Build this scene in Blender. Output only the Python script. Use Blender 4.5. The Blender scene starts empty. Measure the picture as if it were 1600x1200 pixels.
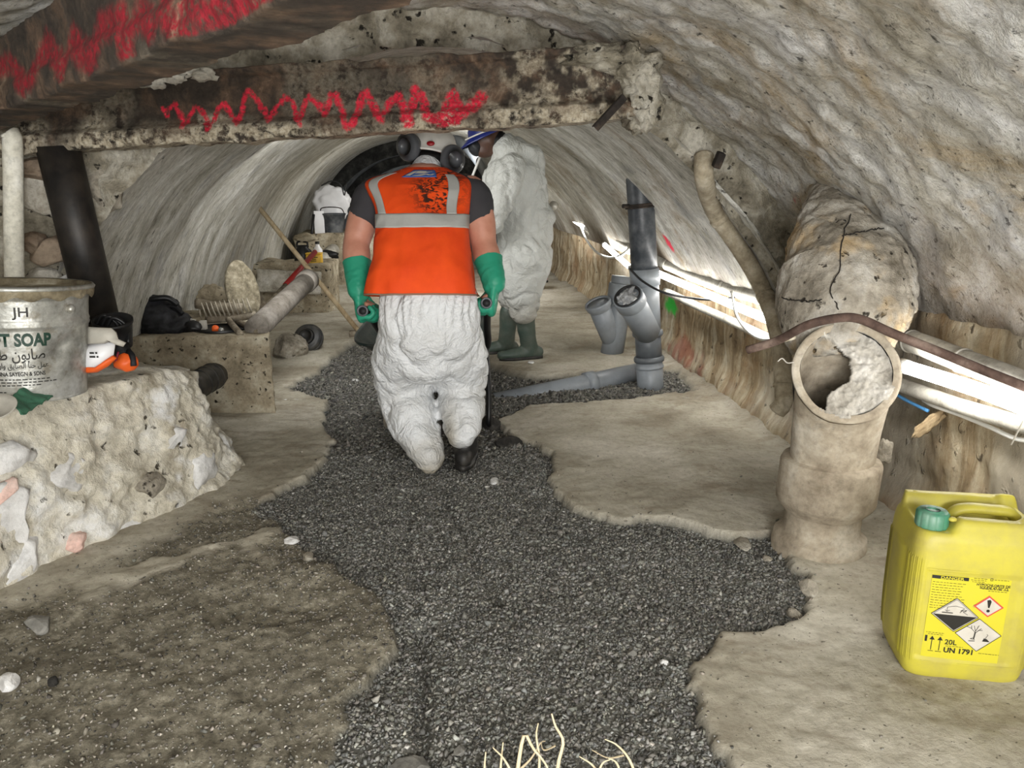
import bpy, math, random
import numpy as np
from mathutils import Vector, Matrix

random.seed(7)
RNG = np.random.default_rng(7)
SC = bpy.context.scene
COL = SC.collection

# ------------------------------------------------------------------ camera, world, big lights, exposure
F_PX = 1202.0                     # focal length for a 1600 px wide frame
PITCH = math.radians(14.0)
CAM_H = 1.14
cam_data = bpy.data.cameras.new('camera')
cam_data.sensor_width = 36.0
cam_data.lens = F_PX / 1600.0 * 36.0
cam_data.clip_start = 0.02
cam = bpy.data.objects.new('camera', cam_data)
COL.objects.link(cam)
cam.location = (0, 0, CAM_H)
cam.rotation_euler = (math.pi / 2 - PITCH, 0, 0)
SC.camera = cam

SC.view_settings.view_transform = 'Standard'
SC.view_settings.look = 'None'
SC.view_settings.exposure = 0.72
SC.view_settings.gamma = 1.0
SC.view_settings.use_curve_mapping = False

world = bpy.data.worlds.new('world')
SC.world = world
world.use_nodes = True
world.node_tree.nodes['Background'].inputs[0].default_value = (0.93, 0.97, 1.0, 1)
world.node_tree.nodes['Background'].inputs[1].default_value = 0.9


def area_light(name, loc, target, sx, sy, watts, color=(1, 1, 1)):
    d = bpy.data.lights.new(name, 'AREA')
    d.shape = 'RECTANGLE'
    d.size, d.size_y = sx, sy
    d.energy = watts
    d.color = color
    o = bpy.data.objects.new(name, d)
    COL.objects.link(o)
    o.location = loc
    o.rotation_euler = (Vector(target) - Vector(loc)).to_track_quat('-Z', 'Y').to_euler()
    return o


LED_E = 15.0       # radiance of the LED tubes
# site lamp in the open end behind the camera, plus two added fills
area_light('site_lamp', (-0.2, -1.7, 1.2), (-0.5, 2.4, 1.3), 1.8, 0.9, 36, (1.0, 0.985, 0.95))
area_light('footing_fill', (0.8, -1.1, 1.35), (-1.5, 2.3, 0.5), 1.0, 0.35, 34, (1.0, 0.99, 0.97))  # added fill aimed at the rubble footing
area_light('near_vault_fill', (0.25, -0.9, 0.35), (0.7, 2.0, 1.6), 0.9, 0.5, 25, (1.0, 0.99, 0.97))  # added fill lighting the near vault from below
# unseen fill lights added to brighten the gallery further down
area_light('gallery_fill', (-0.55, 7.6, 1.45), (-0.9, 8.6, 0.2), 0.5, 1.2, 20, (1.0, 0.99, 0.96))
area_light('gallery_fill_mid', (-0.95, 4.3, 1.35), (-0.7, 6.0, 0.2), 0.4, 1.0, 12, (1.0, 0.99, 0.96))

# ------------------------------------------------------------------ picture geometry used while laying things out
SP, CP = math.sin(PITCH), math.cos(PITCH)


def ray(px, py):
    cx, cy = (px - 800) / F_PX, (600 - py) / F_PX
    return np.array([cx, CP + cy * SP, -SP + cy * CP])


def P(px, py, Y):
    d = ray(px, py)
    return np.array([0, 0, CAM_H]) + d * (Y / d[1])


def G(px, py, z=0.0):
    d = ray(px, py)
    return np.array([0, 0, CAM_H]) + d * ((z - CAM_H) / d[2])


def wallx(Y):                      # the long right-hand wall
    Y = np.asarray(Y, float)
    return 1.45 - 0.1 * (Y - 2) - 0.004 * np.maximum(Y - 3, 0) ** 2


def rise(Y):
    return 0.025 * np.maximum(np.asarray(Y, float) - 4, 0)


def onwall(px, py, off):
    d = ray(px, py)
    t = 2.0
    for _ in range(60):
        t = 0.5 * t + 0.5 * (wallx(t * d[1]) - off) / d[0]
    return np.array([0, 0, CAM_H]) + d * t


R_FAR, R_NEAR = 1.68, 1.78
N_FAR, N_NEAR = 1.76, 1.84        # how pointed the right haunch is


def cfar(Y):
    return wallx(Y) - 1.58


def onvault(px, py, off=0.05):
    d = ray(px, py)
    lo, hi = 0.5, 20.0
    for t in np.linspace(0.6, 14, 1200):
        p = np.array([0, 0, CAM_H]) + d * t
        dx, dz = p[0] - cfar(p[1]), p[2] - 0.02 - rise(p[1])
        q = N_FAR if dx > 0 else 2.0
        if (abs(dx) ** q + max(dz, 0) ** q) ** (1 / q) > R_FAR - off:
            return p
    return p


# ------------------------------------------------------------------ noise
def _hash(ix, iy, iz, s):
    h = (ix * 374761393 + iy * 668265263 + iz * 2147483647 + s * 1274126177) & 0xffffffff
    h = ((h ^ (h >> 13)) * 1274126177) & 0xffffffff
    h = h ^ (h >> 16)
    return (h & 0xffff) / 32767.5 - 1.0


def vnoise(p, s=0):
    p = np.asarray(p, float)
    i = np.floor(p).astype(np.int64)
    f = p - i
    f = f * f * f * (f * (f * 6 - 15) + 10)
    out = 0
    for dx in (0, 1):
        wx = f[:, 0] if dx else 1 - f[:, 0]
        for dy in (0, 1):
            wy = f[:, 1] if dy else 1 - f[:, 1]
            for dz in (0, 1):
                wz = f[:, 2] if dz else 1 - f[:, 2]
                out = out + wx * wy * wz * _hash(i[:, 0] + dx, i[:, 1] + dy, i[:, 2] + dz, s)
    return out


def fbm(p, octv=4, s=0, gain=0.5):
    p = np.asarray(p, float)
    a, o = 1.0, 0
    for k in range(octv):
        o = o + a * vnoise(p * 2 ** k + 17.3 * k, s + k)
        a *= gain
    return o


# ------------------------------------------------------------------ objects
ORIGIN = {}


def tag(o, label=None, cat=None, group=None, kind=None):
    if label: o['label'] = label
    if cat: o['category'] = cat
    if group: o['group'] = group
    if kind: o['kind'] = kind
    return o


def thing(name, loc, label, cat, group=None):
    o = bpy.data.objects.new(name, None)
    o.empty_display_size = 0.1
    COL.objects.link(o)
    o.location = [float(c) for c in loc]
    ORIGIN[o.name] = np.array(loc, float)
    return tag(o, label, cat, group)


def mesh_from(name, V, F, smooth=True):
    me = bpy.data.meshes.new(name)
    V = np.asarray(V, float)
    if isinstance(F, np.ndarray):
        n, k = F.shape
        me.vertices.add(len(V))
        me.vertices.foreach_set('co', V.astype(np.float32).ravel())
        me.loops.add(n * k)
        me.loops.foreach_set('vertex_index', F.astype(np.int32).ravel())
        me.polygons.add(n)
        me.polygons.foreach_set('loop_start', np.arange(0, n * k, k, dtype=np.int32))
        me.update(calc_edges=True)
    else:
        me.from_pydata(V.tolist(), [], [list(map(int, f)) for f in F])
        me.update()
    if smooth:
        me.polygons.foreach_set('use_smooth', np.ones(len(me.polygons), bool))
    return me


def part(name, VF, m, parent=None, smooth=True, label=None):
    """world-space geometry -> one mesh object; a child keeps the origin of its thing"""
    V, F = VF
    V = np.asarray(V, float)
    org = ORIGIN.get(parent.name, np.zeros(3)) if parent else np.zeros(3)
    me = mesh_from(name, V - org, F, smooth)
    if m is not None:
        me.materials.append(m)
    o = bpy.data.objects.new(name, me)
    COL.objects.link(o)
    ORIGIN[o.name] = org
    if parent:
        o.parent = parent
    if label:
        o['label'] = label
    return o


def single(name, VF, m, label, cat, smooth=True, group=None, kind=None, base=None):
    """a thing that is one mesh, its origin at its own base"""
    V = np.asarray(VF[0], float)
    if base is None:
        base = np.array([(V[:, 0].min() + V[:, 0].max()) / 2, (V[:, 1].min() + V[:, 1].max()) / 2, V[:, 2].min()])
    me = mesh_from(name, V - base, VF[1], smooth)
    me.materials.append(m)
    o = bpy.data.objects.new(name, me)
    COL.objects.link(o)
    o.location = [float(c) for c in base]
    ORIGIN[o.name] = base
    return tag(o, label, cat, group, kind)


def attr(o, name, vals):
    a = o.data.attributes.new(name, 'FLOAT', 'POINT')
    a.data.foreach_set('value', np.asarray(vals, np.float32).ravel())


def colattr(o, name, cols):
    a = o.data.attributes.new(name, 'FLOAT_COLOR', 'POINT')
    cols = np.asarray(cols, np.float32)
    if cols.shape[1] == 3:
        cols = np.concatenate([cols, np.ones((len(cols), 1), np.float32)], 1)
    a.data.foreach_set('color', cols.ravel())


def setuv(o, uv):
    me = o.data
    l = me.uv_layers.new(name='UVMap')
    idx = np.empty(len(me.loops), np.int32)
    me.loops.foreach_get('vertex_index', idx)
    l.data.foreach_set('uv', np.asarray(uv, np.float32)[idx].ravel())


def join(*vfs):
    Vs, Fs, n = [], [], 0
    for V, F in vfs:
        V = np.asarray(V, float)
        Vs.append(V)
        Fs += [[int(i) + n for i in f] for f in F]
        n += len(V)
    return np.concatenate(Vs), Fs


def xf(VF, M):
    V = np.asarray(VF[0], float)
    M = np.array(M)
    return V @ M[:3, :3].T + M[:3, 3], VF[1]


def place(VF, loc=(0, 0, 0), rot=(0, 0, 0), scale=(1, 1, 1)):
    M = Matrix.LocRotScale(Vector([float(c) for c in loc]), Matrix.Rotation(rot[2], 3, 'Z') @ Matrix.Rotation(rot[1], 3, 'Y') @ Matrix.Rotation(rot[0], 3, 'X'), Vector(scale))
    return xf(VF, M)


# ------------------------------------------------------------------ shapes
def gridF(nu, nv, wrap=False):
    a = np.arange(nu * nv).reshape(nu, nv)
    if wrap:
        a = np.concatenate([a, a[:1]], 0)
    return np.stack([a[:-1, :-1], a[1:, :-1], a[1:, 1:], a[:-1, 1:]], -1).reshape(-1, 4)


def frames(pts, ref=None):
    pts = np.asarray(pts, float)
    T = np.gradient(pts, axis=0)
    T /= np.linalg.norm(T, axis=1)[:, None] + 1e-12
    if ref is None:
        ref = np.array([1, 0, 0]) if abs(T[0][0]) < 0.8 else np.array([0, 1, 0])
    A, B = [], []
    a = np.asarray(ref, float)
    for t in T:
        a = a - t * (a @ t)
        a /= np.linalg.norm(a) + 1e-12
        A.append(a)
        B.append(np.cross(t, a))
    return T, np.array(A), np.array(B)


def smooth_path(pts, n):
    """Catmull-Rom through the points"""
    pts = np.asarray(pts, float)
    p = np.concatenate([[2 * pts[0] - pts[1]], pts, [2 * pts[-1] - pts[-2]]])
    out = []
    m = len(pts) - 1
    for k in range(n):
        s = k / (n - 1) * m
        i = min(int(s), m - 1)
        t = s - i
        a, b, c, d = p[i], p[i + 1], p[i + 2], p[i + 3]
        out.append(0.5 * ((2 * b) + (c - a) * t + (2 * a - 5 * b + 4 * c - d) * t * t + (3 * b - a - 3 * c + d) * t ** 3))
    return np.array(out)


def tube(pts, rad, seg=16, cap=True, ref=None, n=None):
    """rad: scalar, list, or list of (ra, rb)"""
    pts = np.asarray(pts, float)
    k = len(pts)
    r = np.asarray(rad, float)
    if r.ndim == 0: r = np.full((k, 2), float(r))
    elif r.ndim == 1: r = np.stack([r, r], 1)
    if n:
        r = np.clip(smooth_path(r, n), r.min(0), r.max(0))
        pts = smooth_path(pts, n)
        k = n
    T, A, B = frames(pts, ref)
    th = np.linspace(0, 2 * np.pi, seg, endpoint=False)
    V = pts[:, None] + A[:, None] * (np.cos(th)[None, :, None] * r[:, 0][:, None, None]) + B[:, None] * (np.sin(th)[None, :, None] * r[:, 1][:, None, None])
    V = V.reshape(-1, 3)
    F = []
    for i in range(k - 1):
        for j in range(seg):
            F.append([i * seg + j, i * seg + (j + 1) % seg, (i + 1) * seg + (j + 1) % seg, (i + 1) * seg + j])
    if cap:
        F.append(list(range(seg))[::-1])
        F.append([(k - 1) * seg + j for j in range(seg)])
    return V, F


def limb(pts, rad, seg=20, n=14, ref=None):
    """rounded-end tapered limb"""
    pts = np.asarray(pts, float)
    r = np.asarray(rad, float)
    if r.ndim == 1: r = np.stack([r, r], 1)
    p2 = smooth_path(pts, n)
    r2 = np.clip(smooth_path(r, n), r.min(0), r.max(0))
    T, _, _ = frames(p2)
    pre, prr, post, por = [], [], [], []
    for a in (0.98, 0.8, 0.45):
        c = math.sqrt(1 - a * a)
        pre.append(p2[0] - T[0] * r2[0].mean() * a); prr.append(r2[0] * c)
    for a in (0.45, 0.8, 0.98):
        c = math.sqrt(1 - a * a)
        post.append(p2[-1] + T[-1] * r2[-1].mean() * a); por.append(r2[-1] * c)
    return tube(np.concatenate([pre, p2, post]), np.concatenate([prr, r2, por]), seg, True, ref)


def lathe(profile, seg=32, loc=(0, 0, 0), M=None):
    """profile of (r, z); r=0 ends close"""
    th = np.linspace(0, 2 * np.pi, seg, endpoint=False)
    V, F, rows = [], [], []
    for r, z in profile:
        if r < 1e-6:
            rows.append([len(V)]); V.append((0, 0, z))
        else:
            rows.append(list(range(len(V), len(V) + seg)))
            V += [(r * math.cos(t), r * math.sin(t), z) for t in th]
    for a, b in zip(rows, rows[1:]):
        for j in range(seg):
            k = (j + 1) % seg
            if len(a) == 1 and len(b) == 1: continue
            if len(a) == 1: F.append([a[0], b[k], b[j]][::-1])
            elif len(b) == 1: F.append([a[j], a[k], b[0]])
            else: F.append([a[j], a[k], b[k], b[j]])
    V = np.array(V, float)
    if M is not None: V = V @ np.array(M)[:3, :3].T
    return V + np.asarray(loc, float), F


def axis_m(d, up=(0, 0, 1)):
    """matrix whose local Z is d"""
    z = np.asarray(d, float); z = z / np.linalg.norm(z)
    x = np.cross(up, z)
    if np.linalg.norm(x) < 1e-6: x = np.array([1.0, 0, 0])
    x /= np.linalg.norm(x)
    y = np.cross(z, x)
    return np.stack([x, y, z], 1)


def rbox(sx, sy, sz, b=0.01, seg=2, n=1):
    """bevelled box standing on z=0"""
    import bmesh
    bm = bmesh.new()
    bmesh.ops.create_cube(bm, size=1)
    for v in bm.verts:
        v.co = Vector((v.co.x * sx, v.co.y * sy, (v.co.z + 0.5) * sz))
    if n > 1:
        bmesh.ops.subdivide_edges(bm, edges=bm.edges[:], cuts=n - 1, use_grid_fill=True)
    if b > 0:
        ed = [e for e in bm.edges if len(e.link_faces) == 2 and e.calc_face_angle() > 0.5]
        bmesh.ops.bevel(bm, geom=ed, offset=b, segments=seg, affect='EDGES', profile=0.6)
    bm.verts.index_update()
    VF = np.array([v.co[:] for v in bm.verts]), [[v.index for v in f.verts] for f in bm.faces]
    bm.free()
    return VF


_ICO = {}


def ico(sub=3):
    import bmesh
    if sub not in _ICO:
        bm = bmesh.new()
        bmesh.ops.create_icosphere(bm, subdivisions=sub, radius=1)
        bm.verts.index_update()
        _ICO[sub] = np.array([v.co[:] for v in bm.verts]), [[v.index for v in f.verts] for f in bm.faces]
        bm.free()
    return _ICO[sub]


def blob(loc, sz, sub=3, amp=0.15, freq=2.0, seed=0, facet=False, flat=None, rot=(0, 0, 0)):
    V, F = ico(sub)
    V = V.copy()
    if facet:                       # broken stone: cut with a few planes
        r = np.random.default_rng(seed)
        for k in range(9):
            nrm = r.normal(size=3); nrm /= np.linalg.norm(nrm)
            d = r.uniform(0.55, 0.85)
            e = V @ nrm - d
            V = V - np.where(e > 0, e, 0)[:, None] * nrm
    n = fbm(V * freq + seed * 7.7, 3, seed)
    V = V * (1 + amp * n)[:, None]
    V = V * np.asarray(sz, float)
    V, _ = place((V, F), (0, 0, 0), rot)
    if flat is not None:
        V[:, 2] = np.maximum(V[:, 2], flat)
    return V + np.asarray(loc, float), F


def fuse(vfs, voxel=0.012, it=6, fac=0.5):
    """one continuous skin over overlapping closed shapes"""
    V, F = join(*vfs)
    me = mesh_from('fuse', V, F)
    o = bpy.data.objects.new('fuse', me)
    COL.objects.link(o)
    md = o.modifiers.new('r', 'REMESH'); md.mode = 'VOXEL'; md.voxel_size = voxel
    if it:
        ms = o.modifiers.new('s', 'SMOOTH'); ms.iterations = it; ms.factor = fac
    dg = bpy.context.evaluated_depsgraph_get()
    me2 = bpy.data.meshes.new_from_object(o.evaluated_get(dg))
    V = np.empty(len(me2.vertices) * 3, np.float32); me2.vertices.foreach_get('co', V)
    F = [list(p.vertices) for p in me2.polygons]
    N = np.empty(len(me2.vertices) * 3, np.float32); me2.vertices.foreach_get('normal', N)
    bpy.data.objects.remove(o); bpy.data.meshes.remove(me); bpy.data.meshes.remove(me2)
    return V.reshape(-1, 3).astype(float), F, N.reshape(-1, 3).astype(float)


def text_geo(s, size, font=None, bold=0.0, align='CENTER'):
    c = bpy.data.curves.new('t', 'FONT')
    c.body = s
    c.size = size
    c.align_x = align
    c.resolution_u = 3
    c.offset = bold
    if font: c.font = font
    o = bpy.data.objects.new('t', c)
    me = bpy.data.meshes.new_from_object(o)
    V = np.array([v.co[:] for v in me.vertices]).reshape(-1, 3)
    F = [list(p.vertices) for p in me.polygons]
    bpy.data.objects.remove(o); bpy.data.curves.remove(c); bpy.data.meshes.remove(me)
    return V, F


def in_poly(x, y, poly):
    p = np.asarray(poly, float)
    ins = np.zeros(x.shape, bool)
    for (x0, y0), (x1, y1) in zip(p, np.roll(p, -1, 0)):
        c = ((y0 > y) != (y1 > y))
        ins ^= c & (x < (x1 - x0) * (y - y0) / (y1 - y0 + 1e-12) + x0)
    return ins


def sdist(x, y, poly):
    """signed distance, positive inside"""
    p = np.asarray(poly, float)
    d = np.full(x.shape, 1e9)
    for (x0, y0), (x1, y1) in zip(p, np.roll(p, -1, 0)):
        ex, ey = x1 - x0, y1 - y0
        t = np.clip(((x - x0) * ex + (y - y0) * ey) / (ex * ex + ey * ey + 1e-12), 0, 1)
        d = np.minimum(d, np.hypot(x - x0 - t * ex, y - y0 - t * ey))
    return np.where(in_poly(x, y, p), d, -d)


def polydist(x, y, line):
    d = np.full(x.shape, 1e9)
    for (x0, y0), (x1, y1) in zip(line[:-1], line[1:]):
        ex, ey = x1 - x0, y1 - y0
        t = np.clip(((x - x0) * ex + (y - y0) * ey) / (ex * ex + ey * ey + 1e-12), 0, 1)
        d = np.minimum(d, np.hypot(x - x0 - t * ex, y - y0 - t * ey))
    return d


def sstep(x, a, b):
    t = np.clip((x - a) / (b - a), 0, 1)
    return t * t * (3 - 2 * t)


# ------------------------------------------------------------------ materials
def srgb(r, g, b):
    f = lambda c: (c / 255 / 12.92) if c / 255 <= 0.04045 else ((c / 255 + 0.055) / 1.055) ** 2.4
    return (f(r), f(g), f(b), 1.0)


class Nodes:
    def __init__(self, name):
        self.m = bpy.data.materials.new(name)
        self.m.use_nodes = True
        self.t = self.m.node_tree
        self.b = self.t.nodes['Principled BSDF']
        self.coord = None

    def new(self, typ, **kw):
        n = self.t.nodes.new(typ)
        for k, v in kw.items(): setattr(n, k, v)
        return n

    def link(self, a, b): self.t.links.new(a, b)

    def vec(self, src='Object', scale=(1, 1, 1)):
        if src == 'UV':
            c = self.new('ShaderNodeUVMap').outputs[0]
        else:
            c = self.new('ShaderNodeTexCoord').outputs[src]
        mp = self.new('ShaderNodeMapping')
        mp.inputs['Scale'].default_value = scale
        self.link(c, mp.inputs[0])
        return mp.outputs[0]

    def noise(self, vec, scale, detail=5, rough=0.6, dist=0.0):
        n = self.new('ShaderNodeTexNoise')
        n.inputs['Scale'].default_value = scale
        n.inputs['Detail'].default_value = detail
        n.inputs['Roughness'].default_value = rough
        n.inputs['Distortion'].default_value = dist
        self.link(vec, n.inputs['Vector'])
        return n.outputs[0]

    def voro(self, vec, scale, feature='F1'):
        n = self.new('ShaderNodeTexVoronoi', feature=feature)
        n.inputs['Scale'].default_value = scale
        self.link(vec, n.inputs['Vector'])
        return n.outputs['Distance']

    def ramp(self, fac, stops, interp='LINEAR'):
        n = self.new('ShaderNodeValToRGB')
        n.color_ramp.interpolation = interp
        e = n.color_ramp.elements
        while len(e) < len(stops): e.new(0.5)
        for el, (p, c) in zip(e, stops):
            el.position = p
            el.color = c if len(c) == 4 else (*c, 1)
        self.link(fac, n.inputs[0])
        return n.outputs[0]

    def mix(self, fac, a, b, mode='MIX'):
        n = self.new('ShaderNodeMix', data_type='RGBA', blend_type=mode)
        for i, v in ((0, fac), (6, a), (7, b)):
            if hasattr(v, 'is_output'): self.link(v, n.inputs[i])
            elif i == 0: n.inputs[0].default_value = v
            else: n.inputs[i].default_value = v
        return n.outputs[2]

    def math(self, op, a, b=0.0):
        n = self.new('ShaderNodeMath', operation=op)
        for i, v in ((0, a), (1, b)):
            if hasattr(v, 'is_output'): self.link(v, n.inputs[i])
            else: n.inputs[i].default_value = v
        return n.outputs[0]

    def attr(self, name, out='Fac'):
        n = self.new('ShaderNodeAttribute')
        n.attribute_name = name
        return n.outputs[out]

    def bump(self, h, strength=0.5, dist=0.01, prev=None):
        n = self.new('ShaderNodeBump')
        n.inputs['Strength'].default_value = strength
        n.inputs['Distance'].default_value = dist
        self.link(h, n.inputs['Height'])
        if prev is not None: self.link(prev, n.inputs['Normal'])
        self.link(n.outputs[0], self.b.inputs['Normal'])
        return n.outputs[0]

    def done(self, color=None, rough=0.8, metal=0.0, spec=None):
        if color is not None:
            if hasattr(color, 'is_output'): self.link(color, self.b.inputs['Base Color'])
            else: self.b.inputs['Base Color'].default_value = color
        if hasattr(rough, 'is_output'): self.link(rough, self.b.inputs['Roughness'])
        else: self.b.inputs['Roughness'].default_value = rough
        self.b.inputs['Metallic'].default_value = metal
        if spec is not None: self.b.inputs['Specular IOR Level'].default_value = spec
        return self.m


G1 = (1, 1, 1, 1)
K0 = (0, 0, 0, 1)


def rough_mat(name, dark, mid, light, scale=6, speck=None, bump=0.6, bdist=0.01, rough=0.9, fine=60, src='Object', stretch=(1, 1, 1), pits=0.0, metal=0.0, spec=0.3):
    """weathered surface: blotches, grain, optional dark pits"""
    n = Nodes(name)
    v = n.vec(src, stretch)
    a = n.noise(v, scale, 8, 0.65)
    c = n.ramp(a, [(0.30, dark), (0.5, mid), (0.68, light)])
    f = n.noise(v, fine, 6, 0.7)
    c = n.mix(0.55, c, n.ramp(f, [(0.25, (0.35, 0.35, 0.35, 1)), (0.5, (0.95, 0.95, 0.95, 1)), (0.75, (1.25, 1.25, 1.25, 1))]), 'MULTIPLY')
    h = n.math('ADD', a, n.math('MULTIPLY', f, 0.5))
    if pits:
        vo = n.noise(v, fine * 0.55, 3, 0.5)
        pm = n.ramp(vo, [(pits - 0.06, G1), (pits, K0)])
        c = n.mix(pm, c, (*[x * 0.25 for x in dark[:3]], 1))
        h = n.math('SUBTRACT', h, n.math('MULTIPLY', pm, 0.6))
    if speck:
        s = n.noise(v, scale * 0.7, 4, 0.6)
        c = n.mix(n.ramp(s, [(0.56, K0), (0.66, (0.8, 0.8, 0.8, 1))]), c, speck)
    n.bump(h, bump, bdist)
    return n.done(c, rough, metal, spec)


def plain(name, col, rough=0.6, metal=0.0, dirt=0.25, scale=12, bump=0.15, bdist=0.004, dirtcol=None, spec=0.4):
    n = Nodes(name)
    v = n.vec('Object')
    a = n.noise(v, scale, 7, 0.65)
    d = dirtcol or tuple(x * 0.35 for x in col[:3]) + (1,)
    c = n.mix(n.ramp(a, [(0.42, K0), (0.75, (dirt * 2, dirt * 2, dirt * 2, 1))]), col, d)
    if bump: n.bump(n.noise(v, scale * 5, 4, 0.6), bump, bdist)
    return n.done(c, rough, metal, spec)


def emit(name, col, strength):
    n = Nodes(name)
    n.b.inputs['Emission Color'].default_value = col
    n.b.inputs['Emission Strength'].default_value = strength
    return n.done(col, 0.5)
# ================================================================== THE SHELL: floor, vault, walls
# ---- floor: concrete screed broken open over dark gravel
def gp(pts, z=0.0):
    return np.array([G(x, y, z)[:2] for x, y in pts])


GRAVEL_PX = [(520, 560), (560, 535), (640, 535), (700, 560), (760, 572), (800, 585), (850, 592), (985, 578), (1060, 582), (1090, 612), (1000, 622), (900, 628), (830, 632), (775, 655), (800, 680),
             (835, 690), (862, 705), (868, 725), (855, 745), (870, 765), (893, 790), (930, 800), (985, 812), (1000, 803), (1050, 808), (1090, 820), (1130, 828), (1190, 832), (1235, 815),
             (1240, 880), (1265, 890), (1255, 920), (1265, 950), (1240, 965), (1190, 978), (1130, 985), (1110, 1010), (1085, 1045), (1085, 1080), (1110, 1130), (1140, 1190), (1180, 1300),
             (480, 1300), (520, 1200), (540, 1080), (620, 1000), (590, 930), (500, 870), (430, 810), (390, 790), (470, 745), (510, 715), (520, 690), (505, 660), (510, 625), (450, 605), (500, 580)]
MUD_PX = [(395, 775), (460, 790), (560, 850), (650, 910), (680, 1000), (605, 1080), (582, 1200), (540, 1300), (-300, 1300), (-300, 960), (0, 945), (60, 930), (250, 840), (340, 790)]
PATCH_PX = [[(100, 905), (180, 880), (290, 860), (380, 835), (440, 812), (425, 835), (395, 845), (410, 868), (390, 865), (370, 848), (300, 868), (200, 915), (120, 940)],
            [(155, 1015), (230, 1008), (225, 1018), (165, 1022)], [(600, 870), (640, 868), (625, 880)]]
GRAVEL = gp(GRAVEL_PX)
MUD = gp(MUD_PX)
# wheel rut pressed into the gravel
RUT = gp([(655, 960), (660, 1030), (658, 1110), (662, 1180)])
RUT2 = gp([(690, 745), (705, 790), (740, 850), (780, 930)])
RUT3 = gp([(640, 760), (640, 850), (650, 940)])


def floor_fields(x, y):
    n3 = np.stack([x, y, np.zeros_like(x)], 1)
    wob = 0.014 * fbm(n3 * 14, 4, 3, 0.6)
    sg = sdist(x, y, GRAVEL) + wob
    sm = sdist(x, y, MUD) + 2.2 * wob
    pm = np.full(x.shape, -1.0)
    for q in PATCH_PX:
        pm = np.maximum(pm, sdist(x, y, gp(q)) + 2.0 * wob)
    lum = fbm(n3 * 2.2, 5, 11)
    fine = fbm(n3 * 24, 3, 21)
    z_conc = 0.006 * lum + 0.0022 * fine
    z_grav = -0.034 + 0.012 * fbm(n3 * 3.3, 4, 5) + 0.003 * fine
    z_grav -= 0.035 * np.exp(-(polydist(x, y, RUT) / 0.022) ** 2) + 0.02 * np.exp(-(polydist(x, y, RUT2) / 0.02) ** 2) + 0.012 * np.exp(-(polydist(x, y, RUT3) / 0.02) ** 2)
    z_mud = -0.012 + 0.012 * fbm(n3 * 5, 4, 9) + 0.006 * fbm(n3 * 19, 3, 10)
    g = sstep(sg, -0.006, 0.008)
    mud = sstep(sm, -0.05, 0.05)
    pat = sstep(pm, -0.02, 0.02)
    z = z_conc * (1 - mud) + z_mud * mud + 0.008 * pat * mud
    z = z * (1 - g) + z_grav * g
    # dirt banked up against the walls
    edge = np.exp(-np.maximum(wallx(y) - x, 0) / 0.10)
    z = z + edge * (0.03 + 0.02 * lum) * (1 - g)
    z = z + rise(y)
    return z, g, mud * (1 - pat), edge, sg


def fgrid(x0, x1, y0, y1, d):
    X = np.linspace(x0, x1, int((x1 - x0) / d) + 1)
    Y = np.linspace(y0, y1, int((y1 - y0) / d) + 1)
    xx, yy = np.meshgrid(X, Y, indexing='ij')
    return xx, yy


def concrete_floor_mat():
    n = Nodes('floor_ground')
    v = n.vec('Object')
    big = n.noise(v, 1.7, 8, 0.62)
    con = n.ramp(big, [(0.30, srgb(128, 119, 103)), (0.48, srgb(172, 166, 150)), (0.66, srgb(202, 197, 184))])
    f = n.noise(v, 42, 7, 0.72)
    con = n.mix(0.5, con, n.ramp(f, [(0.3, (0.45, 0.43, 0.4, 1)), (0.5, (0.95, 0.95, 0.95, 1)), (0.72, (1.2, 1.2, 1.2, 1))]), 'MULTIPLY')
    dirt = n.noise(n.vec('Object', (1, 1.6, 1)), 3.1, 8, 0.7, 0.6)
    con = n.mix(n.ramp(dirt, [(0.52, K0), (0.72, (0.75, 0.75, 0.75, 1))]), con, srgb(118, 104, 84))
    spots = n.noise(v, 75, 2, 0.5)
    con = n.mix(n.ramp(spots, [(0.68, K0), (0.73, (0.8, 0.8, 0.8, 1))]), con, srgb(70, 66, 58))
    gf = n.noise(v, 120, 5, 0.8)
    grav = n.ramp(gf, [(0.30, srgb(50, 50, 47)), (0.5, srgb(96, 95, 89)), (0.7, srgb(150, 148, 140))])
    mf = n.noise(v, 30, 9, 0.78)
    mb = n.noise(v, 3.2, 7, 0.7)
    mud = n.ramp(mf, [(0.30, srgb(70, 66, 57)), (0.5, srgb(130, 125, 111)), (0.7, srgb(188, 183, 168))])
    mud = n.mix(0.6, mud, n.ramp(mb, [(0.35, (0.6, 0.57, 0.52, 1)), (0.62, (1.25, 1.22, 1.15, 1))]), 'MULTIPLY')
    c = n.mix(n.attr('mud'), con, mud)
    c = n.mix(n.attr('gravel'), c, grav)
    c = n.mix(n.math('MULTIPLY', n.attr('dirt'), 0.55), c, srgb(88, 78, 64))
    h = n.math('ADD', n.math('MULTIPLY', f, 0.5), n.math('MULTIPLY', mf, n.math('ADD', n.math('MULTIPLY', n.attr('mud'), 1.6), 0.15)))
    h = n.math('ADD', h, n.math('MULTIPLY', dirt, 0.4))
    n.bump(h, 0.7, 0.012)
    return n.done(c, 0.93, 0, 0.25)


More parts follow.
